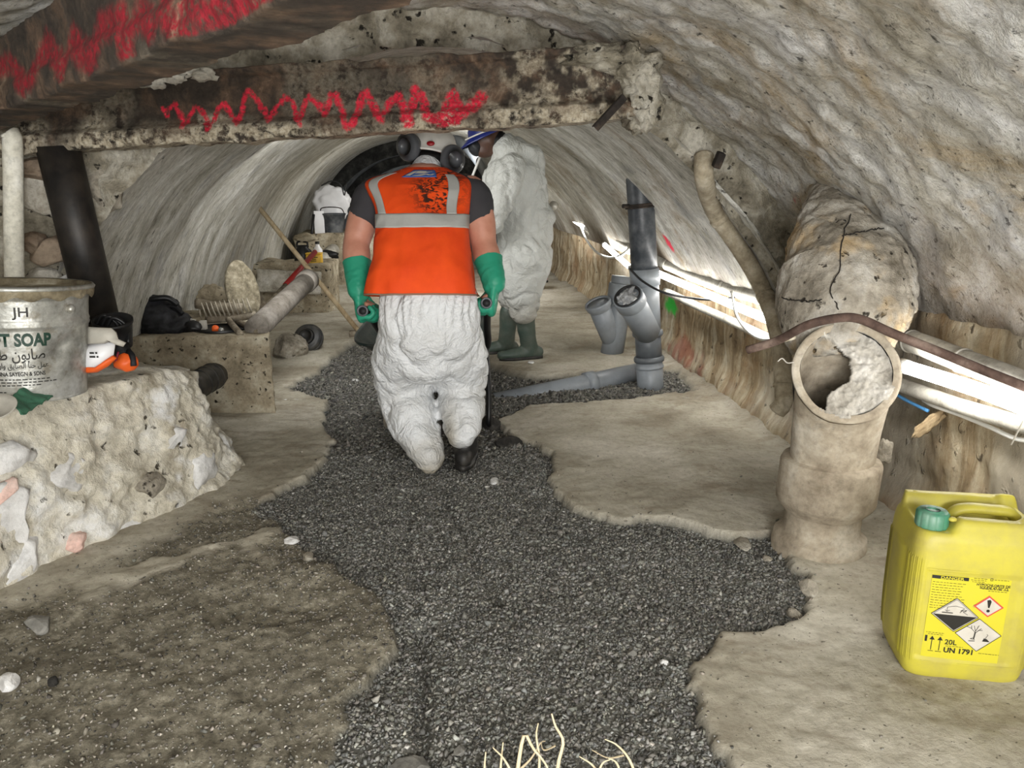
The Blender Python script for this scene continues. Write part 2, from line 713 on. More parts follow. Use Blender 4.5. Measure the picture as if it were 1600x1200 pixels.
M_FLOOR = concrete_floor_mat()
_V, _F, _A = [], [], []
_n = 0
for (x0, x1, y0, y1, d) in ((-2.3, 1.7, 1.18, 4.2, 0.0105), (-2.6, 1.6, 4.2, 13.2, 0.035), (-2.4, 2.1, -3.0, 1.18, 0.06)):
    xx, yy = fgrid(x0, x1, y0, y1, d)
    z, g, mud, edge, sg = floor_fields(xx.ravel(), yy.ravel())
    if y0 >= 4.2: xx = xx + (wallx(yy) - wallx(4.2)) * 1.0
    if y0 >= 4.2: z, g, mud, edge, sg = floor_fields(xx.ravel(), yy.ravel())
    _V.append(np.stack([xx.ravel(), yy.ravel(), z], 1)); _F.append(gridF(*xx.shape) + _n); _A.append(np.stack([g, mud, edge], 1)); _n += xx.size
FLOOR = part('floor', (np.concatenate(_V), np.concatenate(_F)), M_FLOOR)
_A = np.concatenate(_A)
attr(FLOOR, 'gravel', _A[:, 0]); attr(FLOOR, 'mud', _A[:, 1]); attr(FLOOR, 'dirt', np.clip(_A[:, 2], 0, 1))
tag(FLOOR, kind='structure')


def floor_z(x, y):
    return float(floor_fields(np.array([x], float), np.array([y], float))[0][0])


# ---- vault
def vault_mat(name, streak, near):
    n = Nodes(name)
    uv = n.vec('UV', (1.7, 3.2, 1) if streak else (1.6, 2.2, 1))
    ob = n.vec('Object')
    a = n.noise(uv, 1.6, 10, 0.70, 0.4)
    if near:
        c = n.ramp(a, [(0.28, srgb(132, 124, 109)), (0.42, srgb(190, 184, 170)), (0.54, srgb(222, 220, 215)), (0.7, srgb(240, 240, 242))])
    else:
        c = n.ramp(a, [(0.28, srgb(120, 117, 107)), (0.42, srgb(184, 181, 170)), (0.55, srgb(214, 212, 205)), (0.72, srgb(238, 238, 235))])
    och = n.noise(ob, 1.6, 8, 0.72, 0.9)
    om = n.ramp(och, [(0.53, K0), (0.66, (0.75, 0.75, 0.75, 1))])
    c = n.mix(n.math('MULTIPLY', om, n.attr('stain')), c, srgb(172, 148, 108) if near else srgb(146, 124, 92))
    blu = n.noise(ob, 2.6, 7, 0.7)
    c = n.mix(n.ramp(blu, [(0.55, K0), (0.66, (0.5, 0.5, 0.5, 1))]), c, srgb(150, 151, 156))
    # scoured lines along the arch, then grain, then pits
    l = n.noise(n.vec('UV', (3.6, 24, 1) if streak else (7, 10, 1)), 1.0, 8, 0.72, 0.5)
    c = n.mix(0.7 if streak else 0.5, c, n.ramp(l, [(0.30, (0.42, 0.41, 0.39, 1)), (0.47, (0.95, 0.95, 0.94, 1)), (0.70, (1.16, 1.16, 1.16, 1))]), 'MULTIPLY')
    f = n.noise(n.vec('UV', (26, 60, 1) if streak else (44, 52, 1)), 1.0, 6, 0.78)
    c = n.mix(0.8, c, n.ramp(f, [(0.30, (0.34, 0.33, 0.31, 1)), (0.47, (0.97, 0.97, 0.96, 1)), (0.72, (1.25, 1.25, 1.25, 1))]), 'MULTIPLY')
    pv = n.noise(n.vec('UV', (16, 44, 1) if streak else (24, 30, 1)), 1.0, 7, 0.74)
    pm = n.ramp(pv, [(0.60, K0), (0.66, (0.85, 0.85, 0.85, 1))])
    c = n.mix(pm, c, srgb(70, 65, 56))
    c = n.mix(n.math('MULTIPLY', n.attr('spring_brown'), 0.8), c, srgb(96, 76, 56))
    c = n.mix(n.attr('paint'), c, srgb(214, 26, 62))
    h = n.math('SUBTRACT', n.math('ADD', n.math('MULTIPLY', l, 0.7), n.math('MULTIPLY', f, 0.8)), n.math('MULTIPLY', pm, 0.9))
    n.bump(h, 1.0, 0.022 if near else 0.013)
    return n.done(c, 0.92, 0, 0.25)


# ---- vault
def vault(name, ys, R, nth, m, zc=0.02, streak=True, amp=1.0, th0=-0.02, th1=None, lip=0.0, cx=None, seed=0, rfun=None):
    """th measured from the left springing over the crown to the right wall"""
    ys = np.asarray(ys, float)
    right = math.pi - math.asin(min(0.98, (0.60 if R < 1.75 else 0.74) / R)) if th1 is None else th1
    th = np.linspace(th0, right, nth)
    tt, yy = np.meshgrid(th, ys, indexing='ij')
    tt, yy = tt.ravel(), yy.ravel()
    c = (cx or cfar)(yy)
    u = tt * R
    pn = np.stack([u * 1.2, yy * (7.0 if streak else 1.6), np.zeros_like(u)], 1)
    disp = amp * ((0.002 if streak else 0.008) * fbm(pn, 4, 31 + seed) + 0.018 * fbm(np.stack([u * 1.1, yy * 0.9, u * 0], 1), 3, 41 + seed) + (0.003 if streak else 0.008) * fbm(np.stack([u * 12, yy * 14, u * 0], 1), 4, 51 + seed, 0.6))
    if lip:                          # broken ragged front edge
        e = np.clip(1 - (yy - ys[0]) / 0.25, 0, 1)
        yy = yy + e * lip * fbm(np.stack([u * 5, u * 0, u * 0], 1), 4, 61) + e * lipslope(-R * np.cos(tt))
    r = (rfun(tt) if rfun else R) + disp
    x = c - r * np.cos(tt)
    z = zc + rise(yy) + r * np.sin(tt)
    V = np.stack([x, yy, z], 1)
    F = gridF(nth, len(ys))
    o = part(name, (V, F), m)
    setuv(o, np.stack([u, yy], 1))
    spring_brown = sstep(tt, right - 0.30, right - 0.02) * (0.6 + 0.5 * fbm(np.stack([u * 2, yy * 2.5, u * 0], 1), 4, 71))  # darker brown towards the right springing
    attr(o, 'spring_brown', np.clip(spring_brown, 0, 1))
    attr(o, 'stain', 0.25 + 0.75 * sstep(tt, 1.5, 2.1))
    tag(o, kind='structure')
    return o, V, tt, yy


LIPSLOPE = 0.22


def rnear(th):                     # the near bay is wider on the left
    c, s = np.abs(np.cos(th)), np.abs(np.sin(th))
    wide = ((c / 2.40) ** 3.2 + (s / R_NEAR) ** 3.2) ** (-1 / 3.2)
    return np.where(np.cos(th) > 0, wide, R_NEAR * (c ** N_NEAR + s ** N_NEAR) ** (-1 / N_NEAR))


def rfar(th):
    c, s = np.abs(np.cos(th)), np.abs(np.sin(th))
    return np.where(np.cos(th) > 0, R_FAR, R_FAR * (c ** N_FAR + s ** N_FAR) ** (-1 / N_FAR))


def lipslope(dx):
    return np.where(dx > 0, 0.22 * dx, 0.10 * dx)

M_VFAR = vault_mat('vault_plaster_streaked', True, False)
M_VNEAR = vault_mat('vault_concrete_rough', False, True)
ys_far = np.concatenate([np.arange(3.05, 6, 0.014), np.arange(6, 12.3, 0.04)])
VF_, VV, TT, YY = vault('ceiling', ys_far, R_FAR, 260, M_VFAR, lip=0.06, rfun=rfar)


def spray(o, V, spots):
    a = np.zeros(len(V))
    for c, r in spots:
        w = V - c
        d = np.linalg.norm(w, axis=1) + 0.02 * fbm(V * 40, 3, 5)
        a = np.maximum(a, 1 - sstep(d, r * 0.6, r))
    attr(o, 'paint', a)


spray(VF_, VV, [(onvault(1048, 378, 0.0), 0.075)])
ys_near = np.concatenate([np.arange(-3.0, 0.9, 0.08), np.arange(0.9, 3.9, 0.013)])
VN_, VV, TT, YY = vault('ceiling', ys_near, R_NEAR, 300, M_VNEAR, streak=False, amp=1.25, seed=100, rfun=rnear)
spray(VN_, VV, [(P(1258, 303, 3.1), 0.04)])
# far end of the gallery, its lack of light put into the concrete colour
M_DARK = rough_mat('unlit_dark_concrete', srgb(30, 30, 30), srgb(62, 62, 60), srgb(105, 104, 100), 5, bump=0.5)
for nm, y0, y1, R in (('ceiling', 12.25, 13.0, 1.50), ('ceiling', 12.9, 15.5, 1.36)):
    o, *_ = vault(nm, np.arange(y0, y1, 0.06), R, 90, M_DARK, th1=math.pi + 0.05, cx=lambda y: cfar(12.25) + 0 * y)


def ring_face(name, y, R0, R1, m, th0, th1, zc, seed, cxv, slope=0.0, n=220, k=14, rag=0.05, rfun=None):
    th = np.linspace(th0, th1, n)
    rr = np.linspace(0, 1, k)
    tt, ss = np.meshgrid(th, rr, indexing='ij')
    tt, ss = tt.ravel(), ss.ravel()
    u = tt * R0
    Ro = rfun(tt) + 0.06 if rfun else R1
    Ri = rfar(tt) - 0.040 if rfun else R0
    R = Ri + (Ro - Ri) * ss
    yb = y + (lipslope(-R * np.cos(tt)) if slope else 0.0) + 0 * R
    c = cxv(yb)
    pn = np.stack([c - R * np.cos(tt), yb, R * np.sin(tt)], 1)
    yb = yb + rag * fbm(pn * 9, 4, seed) - 0.03 * ss
    V = np.stack([c - R * np.cos(tt), yb, zc + rise(yb) + R * np.sin(tt)], 1)
    o = part(name, (V, gridF(n, k)), m)
    return tag(o, kind='structure')


M_RUBBLE = rough_mat('broken_rubble_edge', srgb(78, 71, 59), srgb(150, 143, 126), srgb(204, 199, 186), 7, bump=1.0, bdist=0.03, fine=46, pits=0.35)
ring_face('trim_1', 3.05, R_FAR - 0.012, R_NEAR + 0.05, M_RUBBLE, 0.0, 2.82, 0.02, 81, cfar, LIPSLOPE, 260, 40, 0.035, rnear)
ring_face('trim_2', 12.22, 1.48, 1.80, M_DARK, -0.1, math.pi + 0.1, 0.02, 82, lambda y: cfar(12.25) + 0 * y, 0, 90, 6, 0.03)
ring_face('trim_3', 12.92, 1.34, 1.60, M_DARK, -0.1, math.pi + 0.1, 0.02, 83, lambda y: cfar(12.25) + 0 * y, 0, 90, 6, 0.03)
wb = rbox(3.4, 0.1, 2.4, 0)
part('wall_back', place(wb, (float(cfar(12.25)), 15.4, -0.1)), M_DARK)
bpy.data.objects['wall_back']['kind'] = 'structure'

# ---- right wall: rough vertical concrete below the pipes
def wall_mat(name):
    n = Nodes(name)
    uv = n.vec('UV', (7, 1.1, 1))
    ob = n.vec('Object')
    a = n.noise(uv, 1.5, 9, 0.68, 0.4)
    c = n.ramp(a, [(0.28, srgb(92, 76, 58)), (0.46, srgb(150, 132, 104)), (0.58, srgb(182, 170, 146)), (0.72, srgb(206, 200, 184))])
    rust = n.noise(ob, 2.4, 7, 0.7)
    c = n.mix(n.ramp(rust, [(0.5, K0), (0.68, (0.55, 0.55, 0.55, 1))]), c, srgb(140, 98, 62))
    f = n.noise(n.vec('UV', (30, 22, 1)), 1.0, 7, 0.75)
    c = n.mix(0.6, c, n.ramp(f, [(0.28, (0.4, 0.38, 0.35, 1)), (0.5, (0.95, 0.95, 0.94, 1)), (0.75, (1.2, 1.2, 1.2, 1))]), 'MULTIPLY')
    pv = n.noise(n.vec('UV', (22, 16, 1)), 1.0, 3, 0.55)
    pm = n.ramp(pv, [(0.62, K0), (0.70, (0.8, 0.8, 0.8, 1))])
    c = n.mix(pm, c, srgb(58, 48, 38))
    gr = n.noise(ob, 1.1, 5, 0.6)
    c = n.mix(n.ramp(gr, [(0.5, K0), (0.62, (0.7, 0.7, 0.7, 1))]), c, srgb(158, 153, 142))
    c = n.mix(n.attr('green'), c, srgb(60, 190, 70))
    c = n.mix(n.attr('redbrick'), c, srgb(128, 52, 44))
    c = n.mix(n.attr('patch'), c, srgb(150, 143, 128))
    h = n.math('SUBTRACT', n.math('ADD', n.math('MULTIPLY', a, 0.6), n.math('MULTIPLY', f, 0.6)), n.math('MULTIPLY', pm, 0.7))
    n.bump(h, 0.8, 0.016)
    return n.done(c, 0.93, 0, 0.25)


M_WALL = wall_mat('wall_concrete_stained')
ys = np.concatenate([np.arange(-3, 1.2, 0.06), np.arange(1.2, 6, 0.016), np.arange(6, 12.4, 0.05)])
zs = np.linspace(-0.08, 0.95, 66)
yy, zz = np.meshgrid(ys, zs, indexing='ij')
yy, zz = yy.ravel(), zz.ravel()
pn = np.stack([yy * 4, zz * 1.5, 0 * zz], 1)
dx = 0.008 * fbm(pn, 4, 91) + 0.012 * fbm(np.stack([yy * 12, zz * 10, 0 * zz], 1), 4, 92)
edge = sstep(yy, 2.9, 3.3)
xw = wallx(yy) + dx + 0.02 - 0.05 * sstep(zz, 0.16, 0.0)
RW = part('wall_right', (np.stack([xw, yy, zz + rise(yy)], 1), gridF(len(ys), len(zs))), M_WALL)
setuv(RW, np.stack([yy, zz], 1))
pc = onwall(1048, 485, -0.02)
gd = np.hypot((yy - pc[1]) / 0.16, (zz - pc[2]) / 0.07)
attr(RW, 'green', 1 - sstep(gd + 0.25 * fbm(np.stack([yy * 16, zz * 16, 0 * zz], 1), 3, 93), 0.6, 1.1))
pc = onwall(1075, 560, -0.02)
gd = np.hypot((yy - pc[1]) / 0.3, (zz - pc[2]) / 0.10)
attr(RW, 'redbrick', 0.55 * (1 - sstep(gd + 0.5 * fbm(np.stack([yy * 16, zz * 16, 0 * zz], 1), 3, 94), 0.5, 1.1)))
attr(RW, 'patch', 0.85 * sstep(yy, 2.25, 2.15) * sstep(yy, 1.75, 1.85))
tag(RW, kind='structure')

# ---- left wall, near part: raw rubble stone closing the springing of the vault, with its big stones
M_STONE = rough_mat('raw_limestone', srgb(90, 82, 70), srgb(158, 151, 137), srgb(204, 200, 190), 5, bump=0.9, bdist=0.02, fine=40, pits=0.36)
M_STONE_W = rough_mat('white_limestone', srgb(168, 165, 160), srgb(206, 205, 203), srgb(228, 228, 228), 4, bump=0.7, bdist=0.015, fine=28)
M_STONE_B = rough_mat('brown_stone', srgb(58, 46, 36), srgb(104, 86, 70), srgb(150, 134, 116), 5, bump=0.8, bdist=0.02, fine=36)
LW_A, LW_B = np.array([-2.46, 1.5]), np.array([-2.10, 2.95])
us, zs = np.linspace(0, 1, 90), np.linspace(-0.05, 1.55, 90)
uu, zz = np.meshgrid(us, zs, indexing='ij'); uu, zz = uu.ravel(), zz.ravel()
d2 = (LW_B - LW_A) / np.linalg.norm(LW_B - LW_A)
nx, ny = d2[1], -d2[0]
disp = 0.05 * fbm(np.stack([uu * 4, zz * 3, 0 * zz], 1), 4, 101) + 0.02 * fbm(np.stack([uu * 14, zz * 12, 0 * zz], 1), 4, 102)
px_ = LW_A[0] + (LW_B[0] - LW_A[0]) * uu + nx * disp
py_ = LW_A[1] + (LW_B[1] - LW_A[1]) * uu + ny * disp
LW = part('wall_left', (np.stack([px_, py_, zz], 1), gridF(90, 90)), M_STONE)
tag(LW, kind='structure')
for k, (px, py, Y, sx, sy, mm) in enumerate(((64, 300, 2.86, .10, .14, M_STONE), (70, 392, 2.84, .08, .065, M_STONE_B), (50, 385, 2.82, .05, .05, M_STONE_B), (120, 450, 2.86, .10, .08, M_STONE_W), (58, 440, 2.84, .08, .05, M_STONE), (150, 300, 2.92, .09, .13, M_STONE), (40, 265, 2.82, .09, .05, M_STONE_B))):
    p = P(px, py, Y)
    part('stone', blob(p + np.array([-0.02, 0.05, 0]), (sx, 0.07, sy), 4, 0.10, 2.0, k + 3, True), mm, bpy.data.objects['trim_1'])
# ---- gravel: loose angular chippings over the opened floor
def chips(n, xs, ys, zs, sz, seed):
    r = np.random.default_rng(seed)
    base = np.array([(1, 0, 0), (-1, 0, 0), (0, 1, 0), (0, -1, 0), (0, 0, 1), (0, 0, -1)], float)
    tri = np.array([(0, 2, 4), (2, 1, 4), (1, 3, 4), (3, 0, 4), (2, 0, 5), (1, 2, 5), (3, 1, 5), (0, 3, 5)])
    V = np.repeat(base[None], n, 0) + r.normal(0, 0.28, (n, 6, 3))
    V *= (np.stack([r.uniform(.8, 1.5, n), r.uniform(.6, 1.1, n), r.uniform(.45, .85, n)], 1) * sz[:, None])[:, None]
    q = r.normal(size=(n, 4)); q[:, 1:3] *= 0.5; q /= np.linalg.norm(q, axis=1)[:, None]
    w, x, y, z = q.T
    R = np.stack([np.stack([1 - 2 * (y * y + z * z), 2 * (x * y - w * z), 2 * (x * z + w * y)], 1),
                  np.stack([2 * (x * y + w * z), 1 - 2 * (x * x + z * z), 2 * (y * z - w * x)], 1),
                  np.stack([2 * (x * z - w * y), 2 * (y * z + w * x), 1 - 2 * (x * x + y * y)], 1)], 1)
    V = np.einsum('nij,nkj->nki', R, V)
    V += np.stack([xs, ys, zs], 1)[:, None]
    F = (tri[None] + (np.arange(n) * 6)[:, None, None]).reshape(-1, 3)
    return V.reshape(-1, 3), F


def gravel_mat(name):
    n = Nodes(name)
    c = n.attr('tint', 'Color')
    v = n.vec('Object')
    f = n.noise(v, 160, 3, 0.6)
    c = n.mix(0.5, c, n.ramp(f, [(0.3, (0.55, 0.55, 0.55, 1)), (0.7, (1.25, 1.25, 1.25, 1))]), 'MULTIPLY')
    return n.done(c, 0.75, 0, 0.35)


M_GRAVEL = gravel_mat('gravel_chippings')


def scatter(name, count, ymin, ymax, keep, s0, s1, seed, tint, label):
    r = np.random.default_rng(seed)
    xs = r.uniform(-1.9, 1.45, count); ys = r.uniform(ymin, ymax, count)
    z, g, mud, edge, sg = floor_fields(xs, ys)
    ok = r.uniform(size=count) < keep(xs, ys, g, mud, edge, sg)
    xs, ys, z = xs[ok], ys[ok], z[ok]
    n = len(xs)
    sz = r.uniform(s0, s1, n) * np.exp(r.normal(0, 0.22, n))
    V, F = chips(n, xs, ys, z + sz * 0.15, sz, seed)
    t = np.clip(r.normal(1, 0.42, n), 0.25, 3.0)
    t = np.where(r.uniform(size=n) < 0.02, 2.6, t)
    cols = np.array(tint)[None, :3] * t[:, None] * np.stack([r.normal(1, .03, n), np.ones(n), r.normal(1, .04, n)], 1)
    o = single(name, (V, F), M_GRAVEL, label, 'gravel', False, kind='stuff', base=np.zeros(3))
    colattr(o, 'tint', np.repeat(cols, 6, 0))
    return o


scatter('gravel', 150000, 1.22, 3.3, lambda x, y, g, m, e, s: np.where(s > 0.004, 1.0, 0.0), 0.0040, 0.0068, 1, (0.17, 0.167, 0.152), 'dark grey loose gravel chippings filling the broken-open floor around the wheel ruts')
scatter('gravel', 90000, 3.3, 6.6, lambda x, y, g, m, e, s: np.where(s > 0.004, 0.9, 0.0), 0.006, 0.011, 2, (0.14, 0.135, 0.12), 'dark grey gravel and rubble beyond the walking worker in orange vest')
scatter('gravel', 52000, 1.22, 3.4, lambda x, y, g, m, e, s: np.where(g < 0.3, np.clip(0.7 * m + 0.004 + 0.6 * m * np.exp(-np.maximum(-s, 0) / 0.08) + 0.2 * np.exp(-np.maximum(-s, 0) / 0.02), 0, 1), 0), 0.0022, 0.0052, 3, (0.19, 0.176, 0.148), 'brown grit strewn over the muddy floor beside the rubble footing')
# ================================================================== STEEL BEAMS with sprayed red zigzags
def rust_mat(name, crust):
    n = Nodes(name)
    v = n.vec('Object')
    a = n.noise(v, 7, 9, 0.7, 0.3)
    c = n.ramp(a, [(0.30, srgb(26, 24, 22)), (0.48, srgb(58, 50, 43)), (0.60, srgb(92, 74, 60)), (0.74, srgb(150, 132, 112))])
    f = n.noise(v, 60, 7, 0.75)
    c = n.mix(0.6, c, n.ramp(f, [(0.3, (0.35, 0.33, 0.3, 1)), (0.5, (0.95, 0.95, 0.95, 1)), (0.72, (1.5, 1.45, 1.4, 1))]), 'MULTIPLY')
    cr = n.noise(v, 22, 6, 0.7)
    cm = n.math('MULTIPLY', n.attr('crust'), n.ramp(cr, [(0.40, K0), (0.50, G1)]))
    cc = n.ramp(f, [(0.3, srgb(104, 92, 74)), (0.5, srgb(172, 162, 142)), (0.72, srgb(212, 206, 190))])
    c = n.mix(cm, c, cc)
    pr = n.noise(v, 95, 4, 0.65)
    pm = n.math('MULTIPLY', n.attr('paint'), n.ramp(pr, [(0.36, (0.12, 0.12, 0.12, 1)), (0.52, G1)]))
    c = n.mix(pm, c, n.ramp(f, [(0.3, srgb(150, 18, 40)), (0.6, srgb(222, 38, 66)), (0.75, srgb(240, 110, 130))] if crust else [(0.3, srgb(92, 14, 24)), (0.7, srgb(158, 24, 42))]))
    n.bump(n.math('ADD', n.math('MULTIPLY', a, 0.7), n.math('ADD', n.math('MULTIPLY', f, 0.5), n.math('MULTIPLY', cm, 0.5))), 0.8, 0.012)
    return n.done(c, 0.78, 0.1, 0.35)


M_RUST = rust_mat('rusted_steel_painted', True)
M_RUST2 = rust_mat('rusted_steel_red', False)
M_STEEL_D = rough_mat('dark_rusty_steel', srgb(20, 18, 17), srgb(44, 39, 35), srgb(92, 78, 66), 9, bump=0.5)
M_MORTAR = rough_mat('pale_mortar', srgb(128, 122, 108), srgb(186, 181, 168), srgb(216, 213, 205), 9, bump=0.9, bdist=0.02)


def beam_face(A, B, zA, zB, HA, HB, flange, paint_px, width, thick, nu, nv, name, m, parent, amp, soft, pxmap, crust_lo=0.3, endcrust=0.0, under=0.0):
    """front of a beam between two plan points; v runs up the face"""
    A, B = np.array(A, float), np.array(B, float)
    d = (B - A) / np.linalg.norm(B - A)
    nrm = np.array([d[1], -d[0]])
    if nrm @ (-A) < 0: nrm = -nrm
    prof = [(-thick, 0.0), (-0.02, 0.0), (flange * 0.75, 0.0), (flange, 0.12), (flange * 0.9, 0.22), (0.012, 0.30), (0.0, 0.42), (0.0, 0.86), (flange * 0.35, 0.91), (flange * 0.4, 0.99), (-0.02, 1.0), (-thick, 1.0)]
    prof = np.array(prof)
    s = np.concatenate([[0], np.cumsum(np.hypot(np.diff(prof[:, 0]), np.diff(prof[:, 1]) * 0.25))]); s /= s[-1]
    v = np.linspace(0, 1, nv)
    off, hh = np.interp(v, s, prof[:, 0]), np.interp(v, s, prof[:, 1])
    u = np.linspace(0, 1, nu)
    uu, ii = np.meshgrid(u, np.arange(nv), indexing='ij')
    uu, ii = uu.ravel(), ii.ravel()
    o_, h_ = off[ii], hh[ii]
    zb = zA + (zB - zA) * uu
    H = HA + (HB - HA) * uu
    xy = A + (B - A) * uu[:, None]
    z = zb + H * h_
    q = np.stack([xy[:, 0], xy[:, 1], z], 1)
    dn = amp * (fbm(q * 9, 4, 111) + 0.7 * fbm(q * 30, 3, 112))
    lowf = np.exp(-(h_ / 0.2) ** 2)
    xy = xy + nrm * (o_ + dn * (0.5 + 1.2 * lowf))[:, None]
    z = z + amp * 0.8 * fbm(q * 12, 3, 113) * (lowf + (h_ > 0.9))
    V = np.stack([xy[:, 0], xy[:, 1], z], 1)
    o = part(name, (V, gridF(nu, nv)), m, parent)
    cr = sstep(0.5 - h_ + 0.25 * fbm(q * 5, 4, 114), crust_lo - 0.1, crust_lo + 0.25)
    cr = np.maximum(cr, endcrust * 0.9 * sstep(uu + 0.06 * fbm(q * 6, 3, 117), 0.74, 0.86) * sstep(fbm(q * 22, 4, 118), -0.25, 0.45))
    attr(o, 'crust', np.clip(cr + 0.25 * sstep(fbm(q * 3, 4, 115), 0.2, 0.8), 0, 1))
    # the sprayed line, laid out along the face
    pl = [pxmap(x, y, A, B) for x, y in paint_px]
    su, sz = uu * np.linalg.norm(B - A), z
    dd = polydist(su, sz, pl) + 0.006 * fbm(q * 60, 3, 116)
    w = np.interp(su, [p[0] for p in sorted(pl)], [width[int(k * (len(width) - 1) / max(1, len(pl) - 1))] for k in range(len(pl))])
    pa = 1 - sstep(dd, w * (1 - soft), w)
    pa = np.where(h_ < 0.04, 0, pa)
    attr(o, 'paint', pa)
    return o, nrm


def face_uv(px, py, A, B):
    """where the sight line of a marked point meets the vertical face through A-B"""
    d = ray(px, py)
    e = B - A
    M = np.array([[d[0], -e[0]], [d[1], -e[1]]])
    t, s = np.linalg.solve(M, A)
    return (s * np.linalg.norm(e), CAM_H + t * d[2])


pA, pB = P(-60, 245, 2.78), P(995, 187, 2.80)
beam = thing('steel_beam', (float((pA[0] + pB[0]) / 2), 2.79, 1.26), 'long dark rusted steel beam crossing the vault, sprayed with a thin bright red zigzag', 'beam')
zig = [(262, 182), (258, 172), (272, 164), (284, 180), (293, 200), (298, 180), (306, 168), (320, 178), (334, 203), (341, 170), (350, 160), (362, 180), (374, 192), (382, 150), (388, 143), (404, 160), (422, 188),
       (430, 170), (444, 152), (456, 158), (464, 180), (474, 196), (474, 168), (482, 152), (498, 165), (510, 180), (516, 150), (524, 148), (536, 175), (545, 200), (556, 195), (566, 150), (572, 145), (586, 170), (598, 190),
       (608, 160), (624, 150), (640, 196), (650, 140), (660, 150), (668, 185), (690, 190), (708, 150), (716, 165), (690, 195), (728, 176), (752, 152), (735, 170), (700, 196)]
beam_face(pA[:2], pB[:2], pA[2], pB[2], 0.235, 0.245, 0.05, zig, [.010, .011, .011, .012, .014, .017, .020, .026, .028], 0.10, 760, 84, 'web', M_RUST, beam, 0.010, 0.55, face_uv, 0.30, 1.0)
for k, (px, py, sx) in enumerate(((300, 112, .05), (322, 116, .045), (240, 128, .06), (275, 120, .05))):
    part('mortar_lump', blob(P(px, py, 2.79), (sx, 0.05, 0.025), 3, 0.35, 3, k + 30), M_MORTAR, beam)

for k, (px, py, sx, sz) in enumerate(((985, 110, .10, .07), (1000, 150, .07, .10), (930, 92, .12, .045), (998, 185, .05, .05))):
    part('plaster_lump', blob(P(px, py, 2.84), (sx, 0.12, sz), 4, 0.30, 3, k + 130), M_RUBBLE, beam)
qB = np.array([-1.64, 2.6]) + (np.array([-0.12, 0.99]) - np.array([-1.64, 2.6])) * 1.42
qA = np.array([-1.64, 2.6]) - (np.array([-0.12, 0.99]) - np.array([-1.64, 2.6])) * 0.14
beam2 = thing('steel_beam', (float((qA[0] + qB[0]) / 2), float((qA[1] + qB[1]) / 2), 1.36), 'rust-brown steel beam running slantwise overhead, broadly smeared with dark red paint', 'beam')
off2 = np.array([-0.727, -0.686]) * 0.10
qA, qB = qA + off2, qB + off2
H2 = face_uv(0, 66, qA, qB)[1] - 1.335
zz2 = [(-30, 110), (20, 100), (45, 140), (55, 120), (75, 70), (105, 110), (115, 60), (150, 100), (160, 45), (195, 30), (200, 85), (220, 20), (250, 45), (260, 8), (290, 50), (315, 55), (300, 5), (340, 30), (370, 28), (350, 2), (420, 12), (470, 8), (520, 3)]
beam_face(qA, qB, 1.335, 1.364, H2, H2, 0.012, zz2, [.036, .042, .040, .036, .032, .030, .024], 0.10, 620, 66, 'web', M_RUST2, beam2, 0.006, 0.75, face_uv, 0.75)

# short angle bracket hung at the end of the painted beam
brk = thing('angle_bracket', P(945, 175, 2.95), 'short black steel angle bracket hanging at the plaster end of the zigzag beam', 'bracket')
a, b = P(972, 146, 2.66), P(926, 196, 2.64)
dd = (b - a) / np.linalg.norm(b - a)
for s, nm in ((1, 'flange'), (-1, 'flange')):
    w = np.cross(dd, (0, 1, 0)); w /= np.linalg.norm(w)
    side = w * 0.013 if s > 0 else np.array([0, 0.016, 0])
    V = []
    for e in (a, b):
        for o_ in (0, 1):
            V += [e + side * 2 * o_, e + side * 2 * o_ + (np.array([0, .005, 0]) if s > 0 else w * .005)]
    part(nm, (np.array(V), [[0, 2, 6, 4], [1, 5, 7, 3], [0, 4, 5, 1], [2, 3, 7, 6], [0, 1, 3, 2], [4, 6, 7, 5]]), M_STEEL_D, brk, False)

# leaning black prop under the beam
M_BLACKPIPE = plain('black_prop_paint', srgb(26, 24, 23), 0.5, 0.2, 0.3, 9, dirtcol=srgb(70, 62, 54))
pt, pb = P(92, 236, 2.80), P(160, 520, 2.88)
prop = thing('steel_prop', pb, 'thick black tubular prop leaning under the beam behind the soap pail', 'prop')
part('shaft', tube([pb, pb + (pt - pb) * .5, pt + (pt - pb) * 0.03], 0.070, 28), M_BLACKPIPE, prop)
ax = axis_m(pt - pb)
part('foot_collar', lathe([(0.071, 0), (0.078, 0.004), (0.078, 0.03), (0.071, 0.034)], 28, pb + (pt - pb) * 0.03, ax), M_STEEL_D, prop)

# pale pipe standing against the rubble wall
M_WHITEPIPE = rough_mat('limewashed_pipe', srgb(150, 146, 132), srgb(206, 203, 190), srgb(230, 229, 222), 5, bump=0.4, bdist=0.006)
a, b = P(20, 238, 2.72), P(24, 470, 2.72)
wp = thing('white_pipe', b - np.array([0, 0, 0.1]), 'whitewashed vertical pipe standing against rubble stone behind the soap pail', 'pipe')
part('shaft', tube(smooth_path([b - np.array([0, 0, .2]), b, a, a + np.array([0, 0, .06])], 14), 0.031, 20), M_WHITEPIPE, wp)
part('collar', tube([b + (a - b) * .06, b + (a - b) * .12], 0.036, 20), M_WHITEPIPE, wp)

